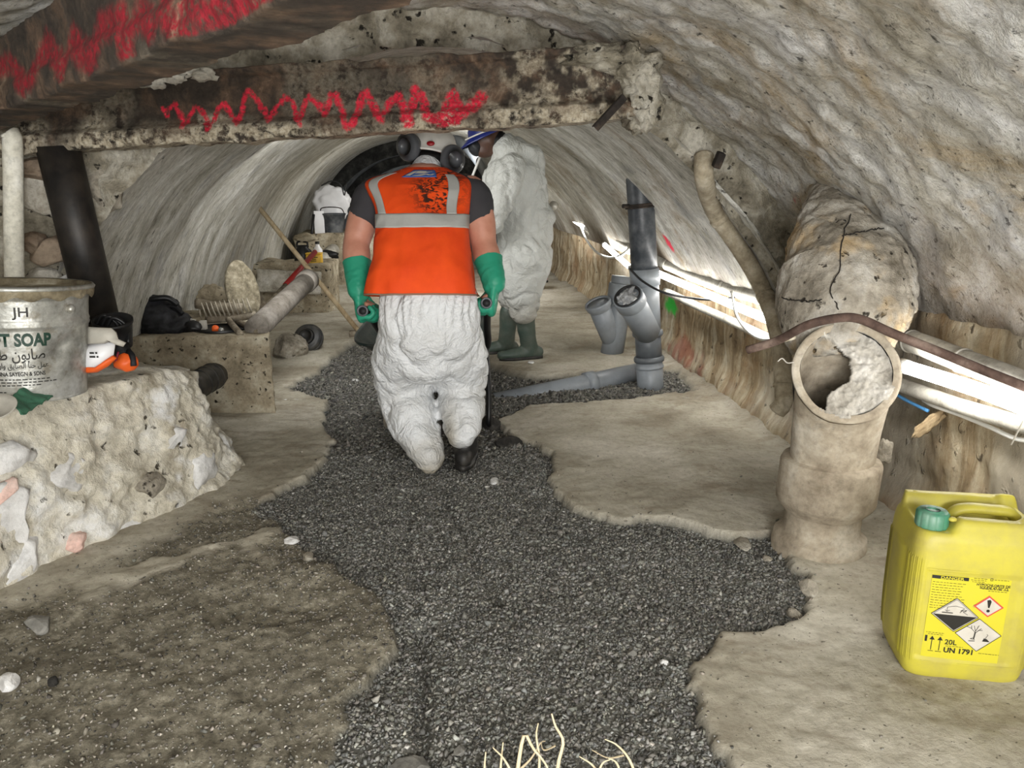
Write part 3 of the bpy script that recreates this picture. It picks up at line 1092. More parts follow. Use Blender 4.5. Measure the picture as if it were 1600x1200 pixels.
# ================================================================== RUBBLE FOOTING under the soap pail
# plan: long face on the side of the track, rounded nose near the bench
fx = np.array([-1.62, -1.52, -1.40, -1.27, -1.17, -1.16, -1.20, -1.34, -1.70])
fy = np.array([1.45, 2.00, 2.34, 2.62, 2.86, 3.05, 3.22, 3.36, 3.50])
ss = np.linspace(0, 1, 170)
kx = np.interp(ss, np.linspace(0, 1, 9), fx); ky = np.interp(ss, np.linspace(0, 1, 9), fy)
sm = np.ones(15) / 15
kx = np.convolve(np.pad(kx, 7, 'edge'), sm, 'valid'); ky = np.convolve(np.pad(ky, 7, 'edge'), sm, 'valid')
nv = 110
vv = np.linspace(0, 1, nv)
ui, vi = np.meshgrid(np.arange(170), np.arange(nv), indexing='ij'); ui, vi = ui.ravel(), vi.ravel()
v = vv[vi]
face = np.clip(v / 0.62, 0, 1); topv = np.clip((v - 0.62) / 0.38, 0, 1)
nx, ny = np.gradient(ky), -np.gradient(kx)
L = np.hypot(nx, ny); nx, ny = nx / L, ny / L
htop = np.interp(ss, [0, 0.3, 0.5, 0.62, 0.75, 1], [0.47, 0.49, 0.48, 0.44, 0.40, 0.42])[ui]
inn = -0.14 * face ** 1.3 - 0.95 * topv
x = kx[ui] + nx[ui] * inn; y = ky[ui] + ny[ui] * inn
x = np.where(topv > 0, kx[ui] + nx[ui] * -0.14 - 0.9 * topv, x); y = np.where(topv > 0, ky[ui] + ny[ui] * -0.14 - 0.05 * topv, y)
z = -0.05 + (htop + 0.05) * face + 0.07 * topv
q = np.stack([x, y, z], 1)
disp = 0.030 * fbm(q * 4.5, 4, 121) + 0.014 * fbm(q * 15, 4, 122) + 0.006 * fbm(q * 42, 3, 123)
disp = np.where(topv > 0, disp * 0.6, disp)
rnd = 4 * face * (1 - face)
x = x + nx[ui] * (disp * (1 - topv) + 0.03 * rnd * 0.5); y = y + ny[ui] * disp * (1 - topv); z = z + disp * (0.25 + 0.75 * topv)
M_FOOT = rough_mat('rubble_mortar_face', srgb(150, 141, 122), srgb(208, 202, 186), srgb(228, 226, 219), 6, bump=1.0, bdist=0.022, fine=38, pits=0.34, speck=srgb(226, 227, 228))
foot = thing('rubble_footing', (-1.5, 2.5, 0), 'broken cream rubble and mortar footing carrying the soap pail', 'masonry block')
part('body', (np.stack([x, y, z], 1), gridF(170, nv)), M_FOOT, foot)
FOOT_V = np.stack([x, y, z], 1)


def foot_z(px, py):
    d = np.hypot(FOOT_V[:, 0] - px, FOOT_V[:, 1] - py) + np.where(FOOT_V[:, 2] < 0.3, 1, 0)
    return float(FOOT_V[np.argsort(d)[:6], 2].mean())


def on_foot(px, py):
    """point of the footing face seen at a given place"""
    d = ray(px, py)
    o = np.array([0, 0, CAM_H])
    w = FOOT_V - o
    t = w @ d / (d @ d)
    e = np.linalg.norm(w - t[:, None] * d, axis=1)
    k = np.argsort(e)[:25]
    return FOOT_V[k[np.argmin(t[k])]]


M_PINK = rough_mat('pink_stained_stone', srgb(180, 130, 118), srgb(214, 178, 166), srgb(226, 204, 194), 5, bump=0.6)
for k, (px, py, sx, sz, m, lb) in enumerate(((125, 742, .085, .075, M_STONE_W, 'white angular stone'), (25, 830, .14, .16, M_STONE_W, 'large white stone'), (22, 705, .12, .06, M_STONE_W, None), (330, 735, .10, .09, M_STONE_W, 'white stone'), (290, 690, .07, .05, M_STONE_W, None),
                                             (20, 755, .08, .04, M_PINK, 'pink stone'), (140, 840, .05, .035, M_PINK, None), (215, 820, .09, .06, M_STONE_W, None), (250, 745, .08, .06, M_STONE, None), (60, 890, .10, .05, M_STONE_W, None))):
    p = on_foot(px, py)
    part('stone', blob(p + np.array([-0.035, 0.0, 0]), (0.055, sx, sz), 4, 0.12, 2.2, 40 + k, True, rot=(0.1 * k, 0, -0.5 if px < 300 else -0.1)), m, foot, label=lb)

# ================================================================== CONCRETE BENCH with a pipe stub
M_BENCH = rough_mat('bench_concrete', srgb(98, 88, 71), srgb(158, 147, 125), srgb(192, 185, 166), 6, bump=0.8, bdist=0.012, fine=70, pits=0.37)
bench = thing('concrete_bench', (-1.7, 4.4, 0), 'rough brown concrete bench with a black pipe stub in its end', 'bench')
bv, bf = rbox(0.84, 0.95, 0.48, 0.012, 2, 14)
bv, bf = place((bv, bf), (-1.70, 4.40, -0.07), (0, 0, 0.05))
bv[:, 0] -= 0.34 * (bv[:, 1] - 3.95)
bv = bv + 0.010 * fbm(bv * 7, 4, 131)[:, None] * np.array([1, 1, .6]) + 0.004 * fbm(bv * 30, 3, 132)[:, None]
part('slab', (bv, bf), M_BENCH, bench)
M_BLKPVC = plain('black_plastic_pipe', srgb(44, 44, 44), 0.42, 0, 0.3, 14, 0.1, dirtcol=srgb(104, 98, 88))
sc = P(338, 585, 3.95)
sd = P(305, 603, 3.74) - sc
part('pipe_stub', tube([sc - sd * .3, sc, sc + sd, sc + sd * 1.35], 0.068, 28), M_BLKPVC, bench, label='black pipe stub')
for k in (0.15, 0.45, 0.75):
    part('pipe_ring', tube([sc + sd * k, sc + sd * (k + 0.06)], 0.0715, 28), M_BLKPVC, bench.children[-1] if False else bench)

# ================================================================== THE BROKEN CLAY RISER
M_CLAY = rough_mat('dusty_clay_pipe', srgb(112, 100, 84), srgb(166, 155, 137), srgb(196, 189, 175), 5, bump=0.5, bdist=0.008, fine=50)
M_PLUG = rough_mat('mortar_plug', srgb(120, 113, 102), srgb(178, 173, 163), srgb(208, 205, 199), 8, bump=0.9, bdist=0.012, fine=60)
M_BULB = rough_mat('riser_concrete', srgb(104, 96, 82), srgb(166, 159, 146), srgb(204, 201, 195), 5, bump=1.0, bdist=0.018, fine=46, pits=0.35, speck=srgb(176, 150, 108))
M_INNER = plain('riser_inside', srgb(15, 15, 19), 0.9, 0, 0.2, 8)  # shade of the hollow put into a near-black colour
base = G(1296, 872)
bx, by = base[0] + 0.01, base[1] + 0.12
riser = thing('clay_riser', (bx, by, 0), 'old dusty clay riser pipe broken open through its mortar plug beside the yellow jerrycan', 'pipe')


def clay(V, a=0.002):
    return V + a * fbm(V * 14, 3, 141)[:, None]


lv, lf = lathe([(0.0, -0.06), (0.145, -0.06), (0.150, 0.0), (0.150, 0.002), (0.146, 0.030), (0.144, 0.032), (0.124, 0.046), (0.122, 0.048), (0.1205, 0.112), (0.1225, 0.114), (0.130, 0.122), (0.131, 0.124), (0.150, 0.146), (0.152, 0.150), (0.156, 0.158), (0.156, 0.282), (0.155, 0.285), (0.150, 0.296), (0.148, 0.297), (0.130, 0.300), (0.129, 0.302), (0.129, 0.31)], 56, (0, 0, 0))
tiltx = 0.05
lv[:, 0] += lv[:, 2] * tiltx
part('socket', (clay(lv) + np.array([bx, by, 0]), lf), M_CLAY, riser)
# neck leaning to the mouth
mc = P(1322, 582, by - 0.115)
mn = np.array([-0.20, -0.88, 0.42]); mn /= np.linalg.norm(mn)
RM = 0.148
c0 = np.array([bx + 0.30 * tiltx, by, 0.295])
th = np.linspace(0, 2 * np.pi, 72, endpoint=False)
e1 = np.cross((0, 0, 1), mn); e1 /= np.linalg.norm(e1)
e2 = np.cross(mn, e1)
rings = []
mouth = mc + RM * 0.99 * np.cos(th)[:, None] * e1 + RM * 1.0 * np.sin(th)[:, None] * e2
basec = np.stack([c0[0] + 0.131 * np.cos(th), c0[1] + 0.131 * np.sin(th), np.full(72, c0[2])], 1)
# match starting angle so the walls run straight
ang = np.arctan2(mouth[:, 1] - c0[1] - 0.0, mouth[:, 0] - c0[0])
order = np.arctan2(np.sin(th) * 1.0, np.cos(th))
basem = np.stack([c0[0] + 0.1295 * np.cos(th), c0[1] - 0.1295 * np.sin(-th) * 1.0, np.full(72, c0[2])], 1)
for s in np.linspace(0, 1, 16):
    s2 = s
    R_ = basem * (1 - s2) + mouth * s2
    up = np.array([0, 0, 1]) * 0.04 * math.sin(math.pi * s)
    rings.append(R_ + up)
rim = mouth + mn * 0.004
lipo = mc + (RM + 0.008) * np.cos(th)[:, None] * e1 + (RM + 0.008) * np.sin(th)[:, None] * e2 - mn * 0.016
rings.append(lipo); rings.append(lipo + mn * 0.02); rings.append(mouth * 0.06 + (rim) * 0.94)
inn1 = mc + (RM - 0.016) * np.cos(th)[:, None] * e1 + (RM - 0.016) * np.sin(th)[:, None] * e2
rings.append(inn1)
V = np.concatenate(rings)
nr = len(rings)
F = [[i * 72 + j, i * 72 + (j + 1) % 72, (i + 1) * 72 + (j + 1) % 72, (i + 1) * 72 + j] for i in range(nr - 1) for j in range(72)]
part('neck', (clay(V, 0.003), F), M_CLAY, riser)
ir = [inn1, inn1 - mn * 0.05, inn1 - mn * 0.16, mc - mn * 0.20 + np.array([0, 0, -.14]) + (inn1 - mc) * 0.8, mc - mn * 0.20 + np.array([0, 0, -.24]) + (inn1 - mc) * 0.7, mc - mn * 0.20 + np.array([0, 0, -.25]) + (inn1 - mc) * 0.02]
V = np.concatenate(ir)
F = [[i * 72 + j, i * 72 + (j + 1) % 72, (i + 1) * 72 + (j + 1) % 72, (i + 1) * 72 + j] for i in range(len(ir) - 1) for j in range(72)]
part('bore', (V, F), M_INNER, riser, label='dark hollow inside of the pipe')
part('mortar_lump', blob(P(1382, 704, by), (.028, .03, .045), 3, .25, 2.5, 15, True), M_STONE, riser)
# mortar plug with its broken hole
N_ = 96
gu = np.linspace(-1, 1, N_)
aa, bb = np.meshgrid(gu, gu, indexing='ij'); aa, bb = aa.ravel(), bb.ravel()
def muv(px, py):
    d = ray(px, py); o = np.array([0, 0, CAM_H])
    t = ((mc - o) @ mn) / (d @ mn)
    w = o + d * t - mc
    return (w @ e1 / RM, w @ e2 / RM)
hole = [muv(*p) for p in ((1240, 560), (1262, 540), (1283, 527), (1300, 527), (1312, 545), (1328, 560), (1331, 580), (1328, 597), (1308, 603), (1293, 615), (1290, 640), (1262, 632), (1240, 615), (1225, 590))]
wob = 0.03 * fbm(np.stack([aa * 6, bb * 6, 0 * aa], 1), 3, 151)
keep = (np.hypot(aa, bb) < 0.965) & (sdist(aa, bb, hole) + wob < 0)
idx = np.arange(N_ * N_).reshape(N_, N_); kk = keep.reshape(N_, N_)
relief = 0.010 * fbm(np.stack([aa * 2.6, bb * 2.6, 0 * aa], 1), 4, 152) + 0.003 * fbm(np.stack([aa * 14, bb * 14, 0 * aa], 1), 3, 153)
front = mc + RM * (aa[:, None] * e1 + bb[:, None] * e2) + mn * (relief - 0.004)[:, None]
back = front - mn * 0.03
F = []
n0 = N_ * N_
for i in range(N_ - 1):
    for j in range(N_ - 1):
        if kk[i, j] and kk[i + 1, j] and kk[i + 1, j + 1] and kk[i, j + 1]:
            q = [idx[i, j], idx[i + 1, j], idx[i + 1, j + 1], idx[i, j + 1]]
            F.append(q); F.append([a + n0 for a in q[::-1]])
from collections import Counter
ec = Counter()
for f in F:
    if f[0] < n0:
        for a, b in zip(f, f[1:] + f[:1]): ec[(a, b)] += 1
for (a, b) in list(ec):
    if (b, a) not in ec: F.append([b, a, a + n0, b + n0])
used = sorted({i for f in F for i in f}); rm = {u: k for k, u in enumerate(used)}
V = np.concatenate([front, back])[used]
part('mortar_plug', (V, [[rm[i] for i in f] for f in F]), M_PLUG, riser, label='broken grey mortar plug')
# concrete casing above, swelling up into the vault
def cas_row(y, l, r, Y):
    a_, b_ = P(l, y, Y), P(r, y, Y)
    return (a_ + b_) / 2, (b_[0] - a_[0]) / 2


rows = [cas_row(548, 1240, 1390, by + .08), cas_row(515, 1224, 1402, by + .09), cas_row(480, 1215, 1416, by + .12), cas_row(430, 1220, 1424, by + .18), cas_row(385, 1233, 1386, by + .26), cas_row(340, 1250, 1352, by + .38), cas_row(305, 1264, 1330, by + .52), cas_row(272, 1282, 1330, by + .70)]
cv, cf = tube([r[0] for r in rows], [(r[1], min(.19, r[1] * .9)) for r in rows], 180, True, (1, 0, 0), 130)
T_ = cv - np.array([r[0] for r in rows]).mean(0); T_ /= np.linalg.norm(T_, axis=1)[:, None]
nz = fbm(cv * 7, 4, 161); nz2 = fbm(cv * 24, 4, 162, .65)
cv = cv + T_ * (0.009 * nz + 0.006 * nz2 - 0.005 * np.clip(1 - np.abs(vnoise(cv * 9, 9)) / .10, 0, 1))[:, None]
part('concrete_casing', (cv, cf), M_BULB, riser, label='bulging cracked concrete casing')
M_CRACK = plain('crack_shadow', srgb(30, 27, 24), 0.95, 0, 0.1)


def on_mesh(V, px, py):
    d = ray(px, py); o = np.array([0, 0, CAM_H]); w = V - o
    t = w @ d / (d @ d); e = np.linalg.norm(w - t[:, None] * d, axis=1)
    k = np.argsort(e)[:10]
    return o + d * t[k].min()


for line in ([(1345, 300), (1326, 340), (1316, 372), (1312, 420), (1298, 455), (1308, 478), (1312, 496)], [(1316, 368), (1345, 362), (1380, 356)], [(1222, 466), (1250, 470), (1285, 468)]):
    pts = [on_mesh(cv, *p) for p in line]
    pts = smooth_path(pts, 26) + 0.003 * RNG.normal(size=(26, 3))
    part('crack', tube(pts + np.array([0, -.004, 0]), 0.0019, 5), M_CRACK, riser)
# ================================================================== GREY PVC STACK with wye
M_PVC = plain('grey_pvc', srgb(132, 138, 144), 0.38, 0, 0.22, 10, 0.06, dirtcol=srgb(92, 92, 90))
M_PVC_D = plain('dark_grey_pvc', srgb(52, 56, 61), 0.4, 0, 0.25, 16, 0.06, dirtcol=srgb(118, 120, 122))
M_PVC_M = plain('mid_grey_pvc', srgb(92, 97, 102), 0.4, 0, 0.25, 12, 0.06, dirtcol=srgb(60, 60, 60))
M_RUBBER = plain('black_rubber_ring', srgb(24, 24, 25), 0.6, 0, 0.1)
sb = G(1016, 598); st = P(997, 236, sb[1] + 0.02)
sv = st - sb
stack = thing('drain_stack', sb, 'dark grey plastic drain stack with a wye branch, standing between floor and vault', 'pipe')


def st_at(py):                  # point of the axis seen at this height
    lo, hi = 0.0, 1.0
    for _ in range(40):
        m_ = (lo + hi) / 2
        p = sb + sv * m_
        fwd = p[1] * CP - (p[2] - CAM_H) * SP
        y = 600 - F_PX * (p[1] * SP + (p[2] - CAM_H) * CP) / fwd
        if y > py: lo = m_
        else: hi = m_
    return p


SR = 0.081
part('upper_pipe', tube([st_at(432), st_at(350), st_at(262), st + (st - sb) * 0.06], SR * .97, 36), M_PVC_D, stack, label='dark upper pipe')
part('wye_body', tube([st_at(516), st_at(470), st_at(436)], SR * 1.0, 36), M_PVC, stack)
part('wye_collar', tube([st_at(446), st_at(420)], SR * 1.09, 36), M_PVC, stack)
br0, br1 = st_at(520) + np.array([0, -0.02, 0]), P(981, 464, sb[1] - 0.20)
part('wye_branch', tube([br0, br0 + (br1 - br0) * 0.55, br1], [SR * .95, SR * 1.0, SR * 1.0], 36, True), M_PVC, stack, label='open wye branch')
bdv = (br1 - br0) / np.linalg.norm(br1 - br0)
part('branch_socket', lathe([(SR * 1.0, -0.075), (SR * 1.1, -0.065), (SR * 1.12, 0.0), (SR * 1.06, 0.006), (SR * .92, 0.002), (SR * .9, -0.04), (0, -0.045)], 36, br1, axis_m(bdv)), M_PVC, stack)
part('seal_ring', lathe([(SR * .92, 0.004), (SR * 1.0, 0.012), (SR * .90, 0.014), (SR * .78, -0.01), (SR * .86, -0.015)], 36, br1, axis_m(bdv)), M_RUBBER, stack)
M_FILM = plain('crumpled_foil', srgb(176, 178, 180), 0.3, 0.3, 0.3, 20, 0.4, 0.01, dirtcol=srgb(60, 60, 62))
fv, ff = blob((0, 0, 0), (SR * .8, SR * .8, 0.03), 4, 0.5, 3.5, 5)
part('crumpled_plug', (fv @ axis_m(bdv).T + br1 - bdv * 0.012, ff), M_FILM, stack, label='crumpled foil stuffed in the branch')
part('lower_pipe', tube([st_at(560), st_at(514)], SR * .97, 36), M_PVC_M, stack)
part('coupling', lathe([(SR * .98, -0.01), (SR * 1.12, 0), (SR * 1.16, 0.012), (SR * 1.1, 0.03), (SR, 0.034)], 36, st_at(524), axis_m(sv)), M_PVC_M, stack)
part('coupling', lathe([(SR * .98, -0.012), (SR * 1.12, -0.008), (SR * 1.16, 0.006), (SR * 1.1, 0.02), (SR, 0.024)], 36, st_at(562), axis_m(sv)), M_PVC_M, stack)
part('coupling', lathe([(SR * .98, -0.005), (SR * 1.08, 0), (SR * 1.08, 0.01), (SR, 0.016)], 36, st_at(574), axis_m(sv)), M_PVC, stack)
part('base_bend', tube([sb - sv * 0.06, sb, st_at(560)], SR * 1.0, 36), M_PVC, stack)
part('clamp', lathe([(SR * .98, -0.012), (SR * 1.14, -0.012), (SR * 1.14, -0.004), (SR * 1.05, 0), (SR * 1.14, 0.004), (SR * 1.14, 0.014), (SR * .98, 0.014)], 36, st_at(322), axis_m(sv)), M_STEEL_D, stack, label='steel pipe clamp')
part('clamp_bolt', tube([st_at(322) + np.array([-0.075, -0.04, 0]), st_at(322) + np.array([-0.115, -0.05, 0.0])], 0.012, 8), M_STEEL_D, stack)

# loose wye fitting standing behind
wbp = G(956, 553, 0.02)
wye = thing('pipe_fitting', wbp, 'light grey loose plastic wye fitting stood on the floor behind the drain stack', 'pipe fitting')
w0, w1 = wbp, P(974, 432, wbp[1] + 0.02)
part('main_barrel', tube([w0, w0 + (w1 - w0) * .5, w1], SR * 1.0, 32), M_PVC, wye)
part('socket', lathe([(SR * 1.0, -0.03), (SR * 1.14, -0.02), (SR * 1.14, 0.1), (SR * .98, 0.11), (SR * .95, 0.05), (0, 0.05)], 32, w0 + (w1 - w0) * .72, axis_m(w1 - w0)), M_PVC, wye)
b0, b1 = w0 + (w1 - w0) * 0.12, P(934, 474, wbp[1] - 0.08)
part('side_branch', tube([b0, (b0 + b1) / 2, b1], [SR * .8, SR * .9, SR * .95], 32), M_PVC, wye)
part('branch_rim', lathe([(SR * .95, -0.05), (SR * 1.1, -0.03), (SR * 1.16, 0.0), (SR * 1.1, 0.012), (SR * .98, 0.0), (SR * .96, -0.04), (0, -0.045)], 32, b1, axis_m(b1 - b0)), M_PVC, wye)

# pipe half buried in the gravel, running to the stack
a, b, c = G(800, 612, 0.0), G(905, 600, 0.01), G(1005, 584, 0.02)
bur = thing('buried_pipe', b, 'grey plastic pipe lying half buried in gravel at the foot of the drain stack', 'pipe')
part('barrel', tube([a + np.array([-.1, 0, -.07]), b + np.array([0, 0, -0.012]), c + np.array([0, 0.06, 0.0])], 0.062, 28), M_PVC, bur)
part('collar', tube([b + (c - b) * 0.1 + np.array([0, 0, -.006]), b + (c - b) * 0.22 + np.array([0, 0, -.002])], 0.07, 28), M_PVC, bur)

# ================================================================== SERVICES ALONG THE RIGHT WALL
M_CONDUIT = rough_mat('dusty_conduit', srgb(128, 124, 114), srgb(176, 172, 162), srgb(204, 202, 194), 7, bump=0.3, bdist=0.004)
M_OLDPIPE = rough_mat('old_lead_pipe', srgb(122, 111, 92), srgb(172, 161, 139), srgb(204, 196, 178), 8, bump=0.5, bdist=0.006)
M_BROWN = rough_mat('brown_rod', srgb(54, 42, 37), srgb(92, 74, 66), srgb(134, 116, 106), 9, bump=0.4, bdist=0.004)
M_WCABLE = plain('white_cable', srgb(226, 226, 222), 0.5, 0, 0.1)
M_BCABLE = plain('black_cable', srgb(28, 28, 29), 0.5, 0, 0.1)
M_BLUEC = plain('blue_cable', srgb(86, 150, 206), 0.5, 0, 0.2)
M_WIRE = plain('tie_wire', srgb(190, 186, 176), 0.4, 0.4, 0.2)
up_px = [(1720, 660), (1600, 601), (1500, 562), (1420, 532), (1330, 508), (1215, 470), (1130, 448), (1040, 412), (985, 384), (920, 350), (862, 320), (820, 296)]
def run(pxs, off, back=False):
    q = np.array([onwall(x, y, off) for x, y in pxs])
    if back:                          # carries on behind the camera
        z = q[0][2]
        q = np.concatenate([[[float(wallx(y)) - off, y, z] for y in (-2.8, -1.2, 0.2)], q])
    return q

con = run(up_px, 0.075, True)
CONX = thing('conduit', con[8], 'thick dusty grey conduit running the full length of the wall above the light tubes', 'pipe')
part('barrel', tube(con, 0.036, 20, n=120), M_CONDUIT, CONX)
for k in range(5, 14):
    part('wall_clip', tube([con[k] * .97 + con[k - 1] * .03, con[k] * .93 + con[k - 1] * .07], 0.0395, 18), M_WIRE, CONX)
lo_px = [(1720, 700), (1600, 664), (1500, 634), (1420, 606), (1330, 574), (1218, 536), (1150, 505), (1085, 476), (1040, 455)]
lo = run(lo_px, 0.055, True)
single('lower_conduit', tube(lo, 0.024, 16, n=90), M_CONDUIT, 'thinner dusty pipe running below the bright tubes at the jerrycan wall', 'pipe')
mid_px = [(1600, 690), (1500, 655), (1440, 622), (1400, 604)]
single('blue_cable', tube(run([(1450, 642), (1425, 630), (1405, 619), (1385, 606)], .05), 0.006, 8, n=20), M_BLUEC, 'short bright blue cable showing beside the broken clay riser', 'cable')
single('frayed_cord', tube(run([(1620, 690), (1590, 681), (1550, 668), (1520, 660), (1490, 642), (1460, 630), (1440, 622)], .035) + 0.006 * RNG.normal(size=(7, 3)), 0.007, 8, n=40), M_WCABLE, 'frayed whitish cord slung under the pipes above the jerrycan', 'cord')
# far double rail of the service tray
for k, dy in enumerate((10, 20)):
    pr = run([(990, 392 + dy * 1.3), (940, 367 + dy), (890, 340 + dy), (858, 322 + dy * .8)], 0.03)
    single('cable_rail', tube(pr, 0.008, 8, n=20), M_WIRE if k == 0 else M_BCABLE, ('slim steel rail under the conduit beyond the drain stack' if k == 0 else 'thin dark rail below the steel one beyond the drain stack'), 'rail')

M_LED = emit('led_tube_glow', (1.0, 0.985, 0.95, 1), LED_E)
M_CAPW = plain('lamp_end_cap', srgb(220, 220, 218), 0.4, 0, 0.1)


def led(pxs, off, r, label, name='light_tube'):
    pts = run(pxs, off) if pxs and len(pxs[0]) == 2 else np.array(pxs, float)
    t = thing(name, pts[len(pts) // 2], label, 'light tube', 'light tubes along the wall')
    part('glowing_tube', tube(pts, r, 14, n=16), M_LED, t)
    d0 = (pts[0] - pts[1]) / np.linalg.norm(pts[0] - pts[1]); d1 = (pts[-1] - pts[-2]) / np.linalg.norm(pts[-1] - pts[-2])
    part('end_cap', tube([pts[0], pts[0] + d0 * .035], r * 1.12, 14), M_CAPW, t)
    part('end_cap', tube([pts[-1], pts[-1] + d1 * .035], r * 1.12, 14), M_CAPW, t)
    return t


led([(1640, 652), (1530, 610), (1418, 574)], 0.15, 0.021, 'glowing white light tube above the yellow jerrycan')
led([(1216, 506), (1130, 470), (1030, 428)], 0.13, 0.021, 'glowing white light tube between the drain stack and the clay riser')
led([(985, 418), (962, 398), (945, 383)], 0.12, 0.02, 'glowing white light tube just beyond the drain stack')
led([(916, 356), (898, 345), (880, 334)], 0.12, 0.022, 'small glowing light tube on the wall behind the white-suited worker')
W = lambda y, z, off: (float(wallx(y)) - off, y, z)
# loops of cable
single('cable_loop', tube(run([(905, 348), (915, 372), (930, 392), (950, 402), (970, 399), (988, 384)], 0.13), 0.011, 10, n=40), M_WCABLE, 'white cable hanging in a loop beyond the drain stack', 'cable')
single('cable_loop', tube(run([(1143, 455), (1150, 490), (1166, 515), (1190, 530), (1222, 528), (1240, 515)], 0.16), 0.007, 10, n=40), M_WCABLE, 'white cable drooping below the light tube near the clay riser', 'cable')
single('black_cable', tube(np.array([P(984, 420, 4.50), P(1005, 440, 4.42), P(1040, 458, 4.35), onwall(1090, 467, .15), onwall(1130, 468, .13), onwall(1148, 464, .1)]), 0.0065, 10, n=40), M_BCABLE, 'black cable passing across the drain stack to the wall', 'cable')
single('black_cable', tube(run([(852, 333), (862, 345), (876, 346), (893, 335)], .15), 0.008, 8, n=24), M_BCABLE, 'short black cable looping beside the white-suited worker', 'cable')
# bent brown rod over the riser
rod_end = P(1720, 655, 1.80)
rod = [P(1168, 547, 2.30), P(1215, 532, 2.24), P(1262, 508, 2.12), P(1310, 497, 2.08), P(1345, 499, 2.07), P(1395, 521, 2.04), P(1470, 551, 1.99), P(1540, 580, 1.93), P(1620, 612, 1.86), rod_end, np.array([1.40, 1.1, rod_end[2] - .02]), np.array([1.55, 0.1, rod_end[2] - .03])]
single('brown_hose', tube(rod, 0.0125, 12, n=70), M_BROWN, 'bent brown rod draped over the mouth of the clay riser', 'rod')
single('twig', tube([P(1166, 545, 2.34), P(1205, 537, 2.28), P(1240, 526, 2.2)], [0.002, 0.006, 0.009], 8), M_OLDPIPE, 'pale split stick poking out beside the clay riser', 'stick')
# narrow old pipe coming down the vault
vp = [onvault(1100, 244, -0.02), onvault(1100, 275, .05), onvault(1108, 310, .05), onvault(1122, 340, .045), onvault(1150, 380, .045), onvault(1178, 425, .045), onvault(1195, 460, .045)]
yb = 2.72
vp = vp + [P(1210, 500, vp[-1][1] - 0.12), P(1220, 545, vp[-1][1] - 0.22), P(1224, 600, vp[-1][1] - 0.30), P(1224, 628, vp[-1][1] - 0.33), P(1214, 642, vp[-1][1] - 0.32)]
vpt = thing('downpipe', vp[-2], 'narrow dusty old pipe snaking down the vault behind the clay riser', 'pipe')
part('barrel', tube(vp, 0.0385, 22, n=80), M_OLDPIPE, vpt)
for q, r in ((3, .043), (6, .042), (9, .044)):
    part('joint', tube([vp[q] * 1.0, vp[q] + (vp[q + 1] - vp[q]) * 0.16], r, 20), M_OLDPIPE, vpt)
a = onvault(1118, 262, .02)
single('rusty_bracket', place(rbox(0.03, 0.05, 0.06, .006), a, (0.2, 0.3, 0)), M_STEEL_D, 'small dark steel stub sticking out of the vault beside the old pipe', 'bracket')
# wood sliver and wires
wv, wf = blob((0, 0, 0), (0.062, 0.008, 0.022), 4, 0.25, 3, 4, rot=(0, 0.62, 0))
wv, wf = place((wv, wf), onwall(1452, 662, 0.06), (0, -1.25, 0.2))
M_WOOD = rough_mat('weathered_wood', srgb(112, 92, 66), srgb(168, 148, 116), srgb(202, 188, 160), 10, bump=0.6, stretch=(1, 1, .2))
single('wood_sliver', (wv, wf), M_WOOD, 'splintered piece of pale wood wedged under the pipes above the jerrycan', 'wood')
for pxs, lb in (([(1580, 695), (1590, 675), (1600, 655)], 'thin white wire end hanging over the jerrycan'), ([(1215, 565), (1222, 560), (1230, 567), (1240, 566)], 'bent wire end sticking out beside the clay riser mouth')):
    single('wire_end', tube([onwall(x, y, .16) if x > 1500 else P(x, y, 2.2) for x, y in pxs], 0.0022, 6, n=14), M_WIRE, lb, 'wire')
# ================================================================== YELLOW JERRYCAN
M_YEL = plain('yellow_plastic', srgb(184, 174, 62), 0.48, 0, 0.38, 8, 0.12, 0.004, dirtcol=srgb(146, 134, 84))
M_GREENCAP = plain('green_cap_plastic', srgb(44, 122, 92), 0.45, 0, 0.25, 14, 0.1, dirtcol=srgb(150, 160, 150))
M_LABELY = plain('label_yellow', srgb(196, 186, 48), 0.35, 0, 0.12, 9, 0, dirtcol=srgb(190, 176, 84))
M_PRINT = plain('black_print', srgb(34, 32, 28), 0.5, 0, 0.1, 30, 0)
M_SIGNW = plain('sign_white', srgb(192, 187, 176), 0.5, 0, 0.2, 22, 0, dirtcol=srgb(150, 142, 124))
M_SIGNR = plain('sign_red', srgb(196, 74, 62), 0.5, 0, 0.1, 20, 0)
jc = G(1520, 1066)
JC = np.array([jc[0], jc[1] + 0.115, floor_z(jc[0], jc[1] + .1)])
JR = math.radians(-11.0)
JW, JD, JH = 0.288, 0.232, 0.385
jerry = thing('jerrycan', JC, 'dusty yellow plastic jerrycan with a green cap and hazard label on the floor', 'jerrycan')


def jx(V):                       # local (x across, y depth, z up) -> world
    V = np.asarray(V, float)
    c, s = math.cos(JR), math.sin(JR)
    return np.stack([JC[0] + V[:, 0] * c - V[:, 1] * s, JC[1] + V[:, 0] * s + V[:, 1] * c, JC[2] + V[:, 2]], 1)


def sup(t, a, b, e):
    c, s = np.cos(t), np.sin(t)
    return a * np.sign(c) * np.abs(c) ** e, b * np.sign(s) * np.abs(s) ** e


NT = 160
tj = np.linspace(0, 2 * np.pi, NT, endpoint=False)


